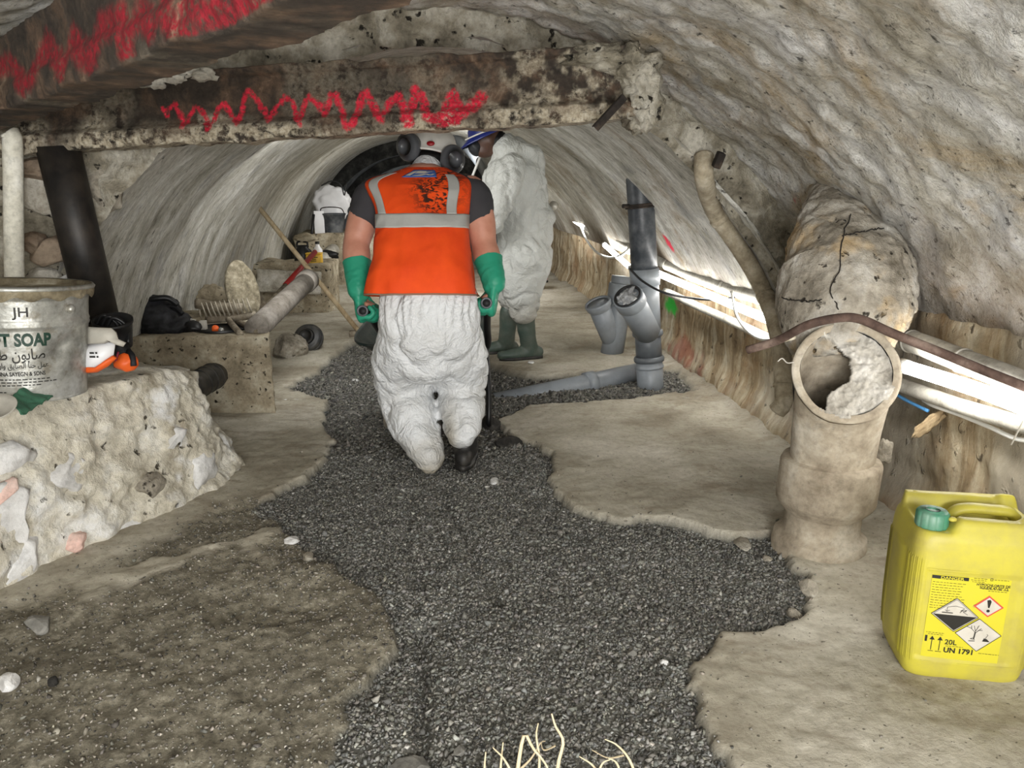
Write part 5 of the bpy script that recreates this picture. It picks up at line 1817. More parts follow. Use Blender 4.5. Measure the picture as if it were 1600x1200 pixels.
# long grey pipe leaning from the bench
M_GPIPE = rough_mat('dusty_grey_pipe', srgb(88, 82, 74), srgb(124, 118, 110), srgb(150, 145, 138), 9, bump=0.2)
gp0, gp1 = P(400, 514, 4.06), P(482, 437, 5.15)
gpt = thing('loose_pipe', gp0, 'thick dusty grey pipe propped at a slant over the end of the bench', 'pipe')
part('barrel', tube([gp0, (gp0 + gp1) / 2, gp1], 0.062, 28), M_GPIPE, gpt)
part('socket_end', lathe([(.062, -.10), (.071, -.09), (.072, 0), (.058, .002), (.054, -.06), (0, -.065)], 28, gp1, axis_m(gp1 - gp0)), M_GPIPE, gpt)

# pale broken block at the bench end
bb_ = G(446, 566)
single('broken_block', blob(bb_ + np.array([0, .1, .075]), (.135, .15, .115), 4, .10, 2.2, 85, True), M_STONE, 'pale broken concrete block at the end of the bench', 'rubble')

# round black end cap standing on edge
ec_ = P(482, 529, 5.5)
M_CAPB = plain('dark_grey_plastic', srgb(48, 49, 50), 0.45, 0, 0.25, 12, .05, dirtcol=srgb(104, 100, 92))
cap = thing('pipe_plug', ec_ - np.array([0, 0, .1]), 'round dark grey pipe end cap tipped on edge on the concrete floor', 'pipe cap')
ca = axis_m(np.array([-.12, -.86, .48]))
part('disc', lathe([(0, .05), (.060, .05), (.064, .044), (.084, .042), (.098, .036), (.102, .02), (.104, -.03), (.10, -.035), (0, -.035)], 44, ec_, ca), M_CAPB, cap)
part('screw_lid', lathe([(0, .066), (.046, .066), (.054, .061), (.056, .05)], 40, ec_, ca), M_CAPB, cap)
part('rim', lathe([(.104, -.012), (.110, -.008), (.110, .004), (.104, .008)], 44, ec_, ca), M_CAPB, cap)

# slab block further back, with bottles and tub
sbk = thing('concrete_block', (-2.05, 7.3, 0), 'squat grey concrete block behind the loose pipe, tub and bottles on it', 'masonry block')
v_, f_ = rbox(.70, .6, .46, .03, 2, 10)
v_, f_ = place((v_, f_), (-2.02, 7.25, -.02 + rise(7)), (0, 0, .08))
v_ = v_ + .02 * fbm(v_ * 5, 4, 91)[:, None] + .006 * fbm(v_ * 18, 3, 92)[:, None]
part('body', (v_, f_), M_BENCH, sbk)
sv2, sf2 = place(rbox(.56, .08, .20, .02, 2, 6), P(450, 437, 6.88) + np.array([0, 0, -.12]), (-.15, .06, .08))
part('leaning_plate', (sv2 + .006 * fbm(sv2 * 9, 3, 93)[:, None], sf2), M_MORTAR, sbk)
M_YTUB = plain('yellow_tub', srgb(222, 178, 60), .5, 0, .15)
tbp = P(492, 414, 7.12)
tub = thing('yellow_tub', tbp, 'yellow plastic tub on the concrete block behind the loose pipe', 'tub')
part('body', place(rbox(.14, .11, .10, .012), tbp, (0, 0, .1)), M_YTUB, tub)
part('lid', place(rbox(.145, .115, .012, .004), tbp + np.array([0, 0, .10]), (0, 0, .1)), M_YTUB, tub)
part('lettering', (lambda v, f: (np.stack([tbp[0] + v[:, 0], np.full(len(v), tbp[1] - .0585), tbp[2] + .05 + v[:, 1]], 1), f))(*join(*[(np.array([(x, z), (x + w, z), (x + w, z + .006), (x, z + .006)]), [[0, 1, 2, 3]]) for x, z, w in ((-.05, .02, .05), (.01, .02, .035), (-.05, .004, .08), (-.03, -.012, .06))])), M_PRINT, tub)
bt = P(497, 402, 7.22); bt[2] = tbp[2]
bot = thing('white_bottle', bt, 'white plastic bottle standing behind the yellow tub', 'bottle')
part('body', lathe([(0, 0), (.04, 0), (.044, .01), (.044, .13), (.02, .165), (.018, .185)], 24, bt), M_MASKW, bot)
part('cap', lathe([(.02, .183), (.021, .205), (0, .206)], 20, bt), M_BLK, bot)
bt = P(474, 408, 7.25); bt[2] = tbp[2]
tin = thing('black_canister', bt, 'black canister on the block beside the yellow tub', 'canister')
part('body', lathe([(0, 0), (.075, 0), (.08, .01), (.08, .12), (.05, .15), (.05, .17), (0, .172)], 28, bt), M_BLK, tin)
part('handle', tube([bt + np.array([-.05, 0, .15]), bt + np.array([-.04, 0, .2]), bt + np.array([.04, 0, .2]), bt + np.array([.05, 0, .15])], .01, 8, n=16), M_BLK, tin)
single('cement_lump', blob(bt + np.array([.03, .06, .235]), (.13, .08, .045), 3, .25, 2, 96, True), M_BENCH, 'brown lump of cement lying across the black canister', 'rubble')
# red handled tool and bare pole
M_RED = plain('red_handle', srgb(140, 26, 24), .45, 0, .2)
t0, t1, t2 = P(404, 490, 5.05), P(446, 446, 6.0), P(492, 394, 6.95)
rt = thing('long_tool', t0, 'long tool with a red handle sloping up from behind the grey pipe to the block', 'tool')
part('shaft', tube([t0, t1], .018, 12), M_GREYWOOD, rt)
part('handle', tube([t1, t2], .023, 12), M_RED, rt, label='red handle')
b0, b1 = G(560, 517, .09), P(403, 322, 6.25)
br = thing('broom', b0, 'pale long-handled broom leaning back against the vault', 'broom')
part('handle', tube([b0, (b0 + b1) / 2, b1], .019, 14), M_WOOD, br)
part('handle_tip', tube([b1, b1 + (b1 - b0) / np.linalg.norm(b1 - b0) * .05], .0215, 14), M_BLK, br, label='black handle tip')
part('head', place(rbox(.30, .07, .05, .012), b0 + np.array([.08, 0, -.045]), (0, 0, .12)), M_GREYWOOD, br)
bsv = []
for k in range(40):
    bsv.append(place(rbox(.006, .05, .05, 0), b0 + np.array([-.06 + k * .0072, 0, -.09]), (0, 0, .12)))
part('bristles', join(*bsv), M_DKWOOD, br)

# ledge further down with pail, sheet and pipe
led2 = thing('concrete_ledge', (-2.2, 9.2, .1), 'low grey concrete ledge under the far bucket', 'masonry block')
v_, f_ = place(rbox(1.0, 1.3, .62, .04, 2, 9), (-2.02, 9.35, .06), (0, 0, .15))
v_ = v_ + .03 * fbm(v_ * 3.5, 4, 97)[:, None]
part('body', (v_, f_), M_BENCH, led2)
fb = P(522, 364, 8.95)
fbk = thing('bucket', fb, 'dark builders bucket on the ledge near the vault wall', 'bucket')
part('body', lathe([(0, 0), (.10, 0), (.135, .2), (.142, .205), (.142, .22), (.13, .22), (.10, .03), (0, .02)], 36, fb), plain('dusty_black_rubber', srgb(54, 57, 62), .6, 0, .3, 8, .1, dirtcol=srgb(140, 140, 138)), fbk)
part('handle', tube([fb + np.array([-.135, 0, .2]), fb + np.array([-.1, -.09, .28]), fb + np.array([.1, -.09, .28]), fb + np.array([.135, 0, .2])], .006, 8, n=20), M_STEEL_D, fbk)
single('white_sheet', blob(P(518, 318, 9.15), (.20, .06, .20), 4, .2, 2.2, 98), M_MASKW, 'bundled whitish plastic sheet hung above the dark bucket', 'sheet')
single('white_board', place(rbox(.11, .02, .25, .003), P(500, 365, 8.85), (0, 0, .2)), M_MASKW, 'narrow white board standing beside the dark bucket', 'board')
single('dark_stick', tube([P(486, 378, 8.7), P(490, 335, 8.8)], .016, 8), M_BLK, 'thin dark stick upright beside the white board', 'stick')
single('wire_hook', tube([P(502, 290, 8.9), P(518, 283, 8.9), P(532, 288, 8.9), P(538, 305, 8.9), P(541, 286, 8.9)], .007, 8, n=30), M_BCABLE, 'dark bent wire hanging above the white sheet', 'wire')
single('grey_roll', tube([P(500, 412, 8.4), P(524, 388, 8.8)], .075, 24), M_CONDUIT, 'short grey pipe length lying against the ledge', 'pipe')
single('black_tarp', blob(P(510, 400, 8.55), (.13, .06, .06), 3, .3, 2, 99), M_BLK, 'small fold of black tarp beside the short grey pipe', 'tarp')
rc = P(846, 440, 8.4)
rb = thing('red_box', rc, 'small red item with a dark base on the floor past the white-suited worker', 'box')
part('red_top', place(rbox(.11, .2, .06, .02), rc + np.array([0, 0, .02]), (0, 0, .1)), plain('red_fabric', srgb(206, 58, 74), .6), rb)
part('dark_base', place(rbox(.12, .21, .025, .008), rc, (0, 0, .1)), M_BLK, rb)
single('far_duct', tube([P(690, 200, 9.6), P(725, 226, 8.6), P(752, 258, 7.6), P(775, 300, 6.9)], .05, 16, n=24), M_PVC_M, 'dark grey duct slung under the vault between the two workers', 'duct')

# ================================================================== LOOSE STONES
M_ASPH = rough_mat('black_broken_screed', srgb(22, 21, 20), srgb(46, 44, 41), srgb(92, 88, 82), 9, bump=0.9)
M_GSTONE = rough_mat('grey_pebble', srgb(78, 77, 74), srgb(120, 118, 112), srgb(150, 148, 142), 10, bump=0.5)
ST = [(642, 1182, .050, .045, .018, M_GSTONE, 'large flat grey stone sunk in the gravel near the dry grass', 0), (718, 1158, .018, .012, .012, M_GSTONE, 'elongated grey pebble in the gravel beside the dry grass', 1), (988, 1008, .014, .012, .012, M_GSTONE, 'round grey pebble on the gravel before the near screed', 2),
      (1038, 1025, .012, .011, .010, M_STONE_W, 'pale pebble on dark gravel beside the near screed edge', 3), (772, 745, .035, .02, .012, M_STONE_W, 'small whitish chip on the gravel behind the lifted boot', 4), (768, 660, .05, .05, .05, M_ASPH, 'black jagged lump of screed by the worker knee', 5),
      (795, 688, .07, .05, .035, M_ASPH, 'flat black slab of screed tilted at the edge of the broken floor', 6), (1160, 834, .075, .035, .014, M_STONE, 'thin flat stone flake at the screed edge before the clay riser', 7), (1242, 948, .022, .016, .018, M_STONE, 'pointed stone at the foot of the clay riser', 8),
      (14, 1068, .024, .028, .022, M_STONE_W, 'white stone in the dirt before the rubble footing', 9), (84, 1065, .014, .014, .014, M_ASPH, 'small black chip on the muddy floor', 10), (60, 975, .05, .035, .025, M_GSTONE, 'grey slate chip lying at the foot of the rubble footing', 11),
      (455, 842, .03, .022, .014, M_STONE_W, 'cream chip on the mud where gravel begins', 12), (482, 865, .028, .022, .014, M_STONE, 'sandy chip on the mud beside the gravel edge', 13), (1262, 925, .03, .025, .03, M_STONE, 'brownish stone against the flange of the clay riser', 14),
      (555, 590, .03, .025, .012, M_STONE_W, 'white angular flake on dark rubble beside the barrow', 16), (548, 640, .04, .03, .012, M_GSTONE, 'flat grey flake on dark rubble beside the barrow', 17),
      (830, 575, .03, .02, .012, M_STONE_W, 'white chip at the toe of the front rubber boot', 18), (1200, 862, .02, .018, .012, M_STONE, 'gravelly pale chip before the clay riser', 19), (868, 905, .018, .012, .010, M_GSTONE, 'grey oval pebble on the gravel in mid floor', 20)]
for px, py, sx, sy, sz, m, lb, sd_ in ST:
    p = G(px, py)
    zf = floor_z(p[0], p[1])
    single('stone', blob((p[0], p[1], zf + sz * .55), (sx, sy, sz), 3, .05, 2, 200 + sd_, True, rot=(0, 0, sd_ * 1.1)), m, lb, 'stone', False)

# ================================================================== DRY GRASS at the near edge
M_STRAW = plain('dry_straw', srgb(206, 192, 160), .7, 0, .2, 20, .1, dirtcol=srgb(160, 120, 76))
def tuft(label, blades):
    ps = [G(x, y) for bl in blades for x, y in bl[:1]]
    t = thing('dry_grass', np.array([ps[0][0], ps[0][1], 0]), label, 'grass tuft')
    for bl in blades:
        n_ = len(bl)
        p = []
        for k, (x, y) in enumerate(bl):
            g0 = G(bl[0][0], bl[0][1], 0.0)
            p.append(P(x, y, g0[1]))
        r0 = 0.0046 if n_ > 4 else (.0034 if n_ > 2 else .0024)
        part('blade', tube(p, [(r0 * (1 - .65 * k / (n_ - 1)), .0009) for k in range(n_)], 6, n=12), M_STRAW, t)
tuft('tuft of dry straw blades bent over the gravel, the taller one', [[(805, 1235), (812, 1180), (820, 1147), (833, 1170), (850, 1190), (868, 1225)], [(780, 1230), (783, 1190), (786, 1160)], [(815, 1240), (790, 1190), (770, 1168)], [(838, 1230), (843, 1190), (838, 1150), (841, 1130)], [(868, 1230), (873, 1190), (880, 1158), (868, 1135), (862, 1115)],
                                                                        [(757, 1235), (757, 1200), (759, 1175)], [(868, 1165), (850, 1172), (846, 1160), (852, 1158)], [(810, 1205), (830, 1185), (845, 1160)]])
tuft('small tuft of forked dry straw beside the taller tuft', [[(1000, 1235), (985, 1190), (965, 1165), (945, 1155)], [(975, 1180), (950, 1184), (925, 1172)], [(940, 1215), (925, 1195), (905, 1182)], [(975, 1235), (965, 1195), (950, 1184)], [(930, 1230), (940, 1195), (955, 1186)]])
# ================================================================== PEOPLE
def skin_mat(name, c0, c1):
    n = Nodes(name)
    v = n.vec('Object')
    c = n.ramp(n.noise(v, 9, 6, .6), [(.3, c0), (.7, c1)])
    n.bump(n.noise(v, 90, 3, .6), .15, .003)
    return n.done(c, .5, 0, .4)


M_SKIN = skin_mat('skin_ruddy', srgb(176, 118, 96), srgb(206, 152, 130))
M_SKIN2 = skin_mat('skin_brown', srgb(66, 46, 38), srgb(92, 66, 54))


def cloth_mat(name, col, dirt, dcol, rough=.75, attr=True, sc=6, crumple=0):
    n = Nodes(name)
    v = n.vec('Object')
    a = n.noise(v, sc, 7, .65)
    c = n.mix(n.ramp(a, [(.45, K0), (.75, (dirt, dirt, dirt, 1))]), col, dcol)
    if attr:
        c = n.mix(n.attr('soil'), c, dcol)
    h = n.noise(v, 26, 5, .6)
    if crumple:
        r1 = n.math('ABSOLUTE', n.math('SUBTRACT', n.noise(v, 11, 3, .5, 1.2), .5))
        r2 = n.math('ABSOLUTE', n.math('SUBTRACT', n.noise(v, 29, 3, .5, 1.0), .5))
        h = n.math('ADD', n.math('MINIMUM', n.math('MULTIPLY', r1, 5.0), 1.0), n.math('MULTIPLY', n.math('MINIMUM', n.math('MULTIPLY', r2, 6.0), 1.0), .4))
        n.bump(h, crumple, .012)
    else:
        n.bump(h, .25, .008)
    return n.done(c, rough, 0, .3)


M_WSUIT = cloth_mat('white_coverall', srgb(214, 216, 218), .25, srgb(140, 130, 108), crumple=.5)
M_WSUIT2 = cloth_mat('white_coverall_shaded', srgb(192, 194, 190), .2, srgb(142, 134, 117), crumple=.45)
M_VEST = cloth_mat('hi_vis_orange', srgb(244, 88, 24), .06, srgb(196, 60, 18), .7)
M_VDIRT = None
M_REFL = cloth_mat('reflective_grey', srgb(172, 172, 168), .3, srgb(124, 122, 116), .45)
M_TSH = cloth_mat('dark_grey_cotton', srgb(58, 57, 60), .2, srgb(40, 39, 41), .85)
M_GLOVE = cloth_mat('green_rubber_glove', srgb(44, 146, 116), .2, srgb(30, 98, 78), .45)
M_BOOTG = plain('green_rubber_boot', srgb(62, 76, 68), .5, 0, .3, 8, .1, dirtcol=srgb(112, 110, 100))
M_BOOTB = plain('black_rubber_boot', srgb(26, 25, 24), .55, 0, .3, 9, .1, dirtcol=srgb(92, 88, 80))
M_SOLE = plain('boot_sole', srgb(88, 88, 84), .7, 0, .3, 9, .1)
M_HELM = plain('white_helmet', srgb(206, 204, 198), .35, 0, .15, 9, .03, dirtcol=srgb(130, 124, 112))
M_MUFF = plain('grey_earmuff', srgb(84, 86, 90), .3, .1, .15, 12, .05)
M_BLUE = plain('blue_helmet', srgb(26, 38, 104), .35, 0, .15, 9, .03)
M_BADGE = plain('blue_badge', srgb(62, 94, 160), .5, 0, .1)
M_REDDOT = plain('red_emblem', srgb(150, 22, 30), .4, 0, .1)
M_HAIR = plain('black_hair', srgb(16, 14, 13), .6, 0, .1, 40, .4)
M_MASK = plain('dark_respirator', srgb(44, 46, 50), .5, 0, .2)


def folds(V, N, amp, sc, seed):
    w = np.stack([fbm(V * 3 + 9, 2, seed + 5), fbm(V * 3 + 19, 2, seed + 6), fbm(V * 3 + 29, 2, seed + 7)], 1) * .12
    n1 = 1 - 2 * np.abs(vnoise((V + w) * np.asarray(sc), seed))
    n2 = 1 - 2 * np.abs(vnoise((V + w) * np.asarray(sc) * 2.1 + 5, seed + 1))
    return V + N * (amp * (0.7 * n1 + .4 * n2))[:, None]


def creases(V, N, amp, seed, zmid=.45):
    """sharp valleys and soft pillows of stiff crumpled fabric"""
    w = np.stack([fbm(V * 4 + 9, 3, seed + 5), fbm(V * 4 + 19, 3, seed + 6), fbm(V * 4 + 29, 3, seed + 7)], 1) * .09
    q = V + w
    up, lo = np.array([9.0, 9.0, 3.2]), np.array([4.5, 4.5, 12.0])
    a1, a2 = np.abs(vnoise(q * up, seed)), np.abs(vnoise(q * lo, seed + 3))
    k = sstep(V[:, 2], zmid - .14, zmid + .14)
    a = a1 * k + a2 * (1 - k)
    b = np.abs(vnoise(q * np.array([8, 8, 7]) + 3, seed + 1))
    h = np.minimum(a, .42) / .42 * .62 + np.minimum(b, .4) / .4 * .38
    return V + N * (amp * (h * 2 - 1.3))[:, None]


def hand(wrist, d, nrm, lat, curl=1.25, s=1.0, splay=0.0, cuff=None):
    """palm, four unequal fingers and a thumb; d along the hand, nrm out of the palm, lat to the thumb side"""
    w, d, nrm, lat = [np.asarray(a, float) for a in (wrist, d, nrm, lat)]
    d /= np.linalg.norm(d); nrm = nrm - d * (nrm @ d); nrm /= np.linalg.norm(nrm); lat = np.cross(d, nrm) * np.sign(np.cross(d, nrm) @ lat)
    sh = [limb([w - d * .02 * s, w + d * .03 * s, w + d * .085 * s], [(.027 * s, .020 * s), (.040 * s, .019 * s), (.043 * s, .016 * s)], 16, 8, lat)]
    for k, (o, L) in enumerate(((.032, .95), (.011, 1.08), (-.010, 1.0), (-.030, .80))):
        p = w + d * (.088 - .004 * abs(k - 1)) * s + lat * o * s
        pts, a = [p - d * .03 * s, p], 0.15
        for q, seg in enumerate((.042, .027, .021)):
            a += curl * (0.75 if q == 0 else 1.0)
            p = p + (d * math.cos(a) + nrm * math.sin(a) + lat * splay * (1.5 - k) * .3) * seg * L * s
            pts.append(p)
        sh.append(limb(pts, [.0100 * s, .0105 * s, .0098 * s, .0088 * s, .0078 * s], 12, 14, lat))
    p = w + d * .022 * s + lat * .026 * s
    t1 = p + (d * .6 + lat * .62 + nrm * .5) * .038 * s
    t2 = t1 + (d * .75 + nrm * .75 * min(1, curl) - lat * .05) * .034 * s
    t3 = t2 + (d * .35 + nrm * .9 * min(1, curl) - lat * .35) * .026 * s
    sh.append(limb([p - d * .012 * s, t1, t2, t3], [.014 * s, .0125 * s, .0108 * s, .0090 * s], 12, 12))
    return sh


def ellipsoid(c, r, rot=(0, 0, 0), sub=4):
    return place(ico(sub), c, rot, r)


# ------------------------------------------------------------------ first worker: orange vest, walking off with the barrow
w1c = G(690, 736)
W1 = thing('person', (w1c[0], w1c[1], 0), 'person in an orange high-visibility vest stooping behind a wheelbarrow, seen from behind', 'person')
pel = P(672, 505, 3.15)
sh_y = 3.44
shL, shR = P(588, 300, sh_y), P(735, 299, sh_y)
elL, elR = P(556, 382, 3.37), P(756, 384, 3.37)
haL, haR = P(572, 486, 3.25), P(761, 474, 3.25)      # grips
wrL, wrR = haL + np.array([-.028, .012, .095]), haR + np.array([.030, .012, .090])
neck = P(668, 268, 3.52); head = P(672, 236, 3.64)
hipL, hipR = pel + np.array([-.10, .02, -.04]), pel + np.array([.11, .02, -.04])
knL, knR = P(640, 610, 3.40), P(722, 600, 3.44)
anL, anR = P(668, 718, 3.10), P(724, 705, 3.10)
hr0, hl0 = G(725, 732), G(668, 738)
b_ = [limb([pel, P(665, 420, 3.22), P(660, 330, 3.36), P(662, 290, 3.44)], [(.17, .11), (.16, .10), (.18, .11), (.13, .085)], 28, 18, (1, 0, 0)),
      limb([P(664, 285, 3.45), neck, head], [.065, .058, .06], 18, 10),
      ellipsoid(head + np.array([0, .03, .0]), (.074, .096, .102), (-.7, 0, 0)),
      ellipsoid(head + np.array([0, .115, -.02]), (.016, .022, .02)), ellipsoid(head + np.array([0, .09, -.075]), (.035, .03, .02)),
      ellipsoid(head + np.array([-.076, .01, -.01]), (.010, .02, .032)), ellipsoid(head + np.array([.076, .01, -.01]), (.010, .02, .032)),
      limb([shL, (shL + elL) / 2 + np.array([-.01, 0, 0]), elL], [.070, .068, .056], 18, 12), limb([elL, (elL * .6 + wrL * .4), wrL], [.057, .060, .038], 18, 12),
      limb([shR, (shR + elR) / 2 + np.array([.01, 0, 0]), elR], [.070, .068, .056], 18, 12), limb([elR, (elR * .6 + wrR * .4), wrR], [.057, .060, .038], 18, 12),
      limb([hipL, knL], [.085, .06], 18, 8), limb([knL, np.array([hl0[0] - .01, hl0[1] + .12, .12])], [.055, .032], 18, 8), limb([hipR, knR], [.085, .06], 18, 8), limb([knR, np.array([hr0[0], hr0[1] + .08, .13])], [.055, .032], 18, 8)]
b_ += hand(wrL + np.array([.004, 0, -.012]), haL - wrL + np.array([-.02, 0, -.02]), (1, 0, 0), (0, 1, 0), 1.35, .74)
b_ += hand(wrR + np.array([-.004, 0, -.012]), haR - wrR + np.array([.02, 0, -.02]), (-1, 0, 0), (0, 1, 0), 1.35, .74)
v_, f_, n_ = fuse(b_, .009, 5)
part('body', (v_, f_), M_SKIN, W1)

# gloves
for (wr, ha, el, s) in ((wrL, haL, elL, 1), (wrR, haR, elR, -1)):
    up = el + (wr - el) * .42
    gs = hand(wr, ha - wr + np.array([-.02 * s, 0, -.02]), (s, 0, 0), (0, 1, 0), 1.32, 1.30)
    v_, f_, n_ = fuse(gs + [limb([wr + (up - wr) * .75, wr, wr + (ha - wr) * .2], [.056, .050, .042], 18, 10)], .0065, 3)
    g_ = part('glove', (folds(v_, n_, .003, (22, 22, 30), 300), f_), M_GLOVE, W1, label='green rubber gauntlet glove')
    v, f = tube([up, up + (wr - up) * .06, wr + (up - wr) * .3], [.062, .060, .050], 28, False, n=14)
    vv2, ff2 = tube([up, up + (wr - up) * .06, wr + (up - wr) * .3], [.059, .057, .047], 28, False, n=14)
    n0_ = len(v); m28 = 28
    FF = f + [[i + n0_ for i in q[::-1]] for q in ff2] + [[j, n0_ + j, n0_ + (j + 1) % m28, (j + 1) % m28] for j in range(m28)]
    v = np.concatenate([v, vv2])
    part('cuff', (v + .0025 * fbm(v * 30, 2, 301)[:, None], FF), M_GLOVE, g_)

# T-shirt: sleeves and collar
sl = []
for (sh, el, s) in ((shL, elL, -1), (shR, elR, 1)):
    d_ = el - sh
    sl.append(limb([sh + np.array([-.05 * s, 0, .0]), sh + d_ * .12, sh + d_ * .40], [.078, .084, .080], 22, 12))
sl.append(limb([P(662, 330, 3.37), P(664, 288, 3.45)], [(.17, .105), (.10, .07)], 26, 10, (1, 0, 0)))
v_, f_, n_ = fuse(sl, .011, 4)
part('t_shirt', (folds(v_, n_, .004, (14, 14, 18), 310), f_), M_TSH, W1)
v_, f_ = tube([P(664, 276, 3.48), P(668, 262, 3.53)], [.072, .066], 26, False, n=6)
part('collar', (v_, f_), M_WSUIT, W1, label='white undersuit collar')

# vest: a parametric shell over the back
KEY = np.array([  # px left, px right, py, Y of axis, half depth
    (580, 744, 466, 3.17, .165), (583, 738, 440, 3.18, .160), (590, 732, 400, 3.22, .150), (596, 726, 365, 3.28, .140), (594, 726, 335, 3.33, .135), (582, 731, 305, 3.385, .128), (571, 734, 286, 3.425, .118), (592, 724, 276, 3.445, .100), (627, 704, 268, 3.46, .078), (640, 692, 262, 3.475, .066)])
KS = np.linspace(0, 1, len(KEY))


def vest_pt(u, v, off=0.0, wr=True):
    """u around (0 at the wearer's left flank as seen, .25 middle of the back), v from hem to neck"""
    k = smooth_vals(v)
    a = np.stack([P(l, y, Y) for l, r, y, Y, h in k]); b = np.stack([P(r, y, Y) for l, r, y, Y, h in k])
    c = (a + b) / 2; hw = (b[:, 0] - a[:, 0]) / 2
    dz = b[:, 2] - a[:, 2]
    t = 2 * np.pi * u
    e = .62
    cx_, sx_ = -np.sign(np.cos(t)) * np.abs(np.cos(t)) ** e, np.sign(np.sin(t)) * np.abs(np.sin(t)) ** e
    mid = np.stack([ray(660, y) for y in k[:, 2]]); mid[:, 0] = 0; back = -mid / np.linalg.norm(mid, axis=1)[:, None]
    h = k[:, 4]
    V = c + np.stack([cx_ * hw, 0 * hw, cx_ * dz * .5], 1) + (sx_ * h * .98)[:, None] * back
    nrm = np.stack([cx_ * .7, -.80 * sx_, .3 * sx_ + 0 * cx_], 1); nrm /= np.linalg.norm(nrm, axis=1)[:, None] + 1e-9
    if wr:
        q = V * np.array([7, 7, 9])
        fo = 1 - 2 * np.abs(vnoise(q + .4 * np.stack([vnoise(q, 5), vnoise(q, 6), vnoise(q, 7)], 1), 321))
        fo2 = vnoise(np.stack([V[:, 0] * 26, V[:, 1] * 6, V[:, 2] * 12], 1), 322)
        amp = .013 * np.clip(1.2 - v, .25, 1)
        off = off + amp * (.7 * fo + .45 * fo2)
    return V + nrm * np.asarray(off).reshape(-1, 1)


def smooth_vals(v):
    return np.stack([np.interp(v, np.linspace(0, 1, 60), np.convolve(np.pad(np.interp(np.linspace(0, 1, 60), KS, KEY[:, i]), 3, 'edge'), np.ones(7) / 7, 'valid')) for i in range(5)], 1)


def vest_grid(u0, u1, v0, v1, nu, nv, off, thick=.003, wrap=False):
    u = np.linspace(u0, u1, nu, endpoint=not wrap); v = np.linspace(v0, v1, nv)
    uu, vv_ = np.meshgrid(u, v, indexing='ij'); uu, vv_ = uu.ravel(), vv_.ravel()
    A_ = vest_pt(uu, vv_, off); B_ = vest_pt(uu, vv_, off - thick)
    F = gridF(nu, nv, wrap); k = nu * nv
    FF = F.tolist() + [[i + k for i in f[::-1]] for f in F.tolist()]
    e = []
    for i in range(nu - (0 if wrap else 1)):
        a, b = i * nv, ((i + 1) % nu) * nv
        FF.append([a, a + k, b + k, b]); FF.append([a + nv - 1, b + nv - 1, b + nv - 1 + k, a + nv - 1 + k])
    if not wrap:
        for j in range(nv - 1):
            FF.append([j, j + 1, j + 1 + k, j + k]); o_ = (nu - 1) * nv
            FF.append([o_ + j, o_ + j + k, o_ + j + 1 + k, o_ + j + 1])
    return (np.concatenate([A_, B_]), FF), np.concatenate([uu, uu]), np.concatenate([vv_, vv_])


def vest_material():
    n = Nodes('hi_vis_orange_soiled')
    v = n.vec('Object')
    a = n.noise(v, 5, 6, .6)
    c = n.ramp(a, [(.3, srgb(212, 62, 16)), (.6, srgb(234, 80, 22))])
    s = n.noise(n.vec('Object', (1, 1, 1.6)), 30, 5, .65, 1.2)
    m = n.math('MULTIPLY', n.attr('soil'), n.ramp(s, [(.47, K0), (.54, G1)]))
    c = n.mix(m, c, srgb(58, 32, 22))
    n.bump(n.noise(v, 160, 3, .6), .2, .002)
    return n.done(c, .75, 0, .3)


vg, uu, vv_ = vest_grid(0, 1, 0, 1, 150, 110, .012, .004, True)
VEST = part('vest', vg, vest_material(), W1, label='orange high-visibility vest')
V = vg[0]
def spot(px, py, rx, ry):
    p = P(px, py, 3.3); q = V
    d_ = np.stack([q[:, 0] / q[:, 1] - p[0] / p[1], (q[:, 2] - CAM_H) / q[:, 1] - (p[2] - CAM_H) / p[1]], 1)
    return np.exp(-((d_[:, 0] / rx) ** 2 + (d_[:, 1] / ry) ** 2))
attr(VEST, 'soil', np.clip(1.3 * spot(688, 297, .026, .022) + 1.1 * spot(676, 318, .014, .012) + .7 * spot(700, 275, .022, .008) + .5 * spot(655, 292, .008, .01), 0, 1))
def band(u0, u1, v0, v1, nu, nv, nm='reflective_band', m=None, off=.0155, par=None, lab=None):
    g_, a_, b2 = vest_grid(u0, u1, v0, v1, nu, nv, off, .002)
    o = part(nm, g_, m or M_REFL, par or VEST, label=lab)
    return o
band(-.02, .52, .362, .442, 90, 8)
band(.105, .160, .442, .84, 8, 50)
band(.322, .372, .442, .80, 8, 50)
v_, f_, *_ = vest_grid(0, 1, -.004, .018, 150, 4, .0135, .003, True)[0][0], vest_grid(0, 1, -.004, .018, 150, 4, .0135, .003, True)[0][1]
part('hem_binding', (v_, f_), cloth_mat('grey_binding', srgb(132, 110, 92), .2, srgb(100, 90, 80)), VEST)
bd = band(.226, .286, .745, .895, 16, 8, 'badge', M_BADGE, .0165, VEST, 'blue badge with a white figure')
def onvest(pts, w, off=.019):
    V2, F2 = line2(pts, w)
    return vest_pt(V2[:, 0], V2[:, 1], off), F2
part('emblem', onvest([(.236, .77), (.240, .85), (.252, .86), (.250, .81), (.262, .84), (.274, .85)], .010), M_SIGNW, VEST)
part('emblem', onvest([(.248, .765), (.258, .80), (.268, .775), (.278, .80)], .008), M_SIGNW, VEST)

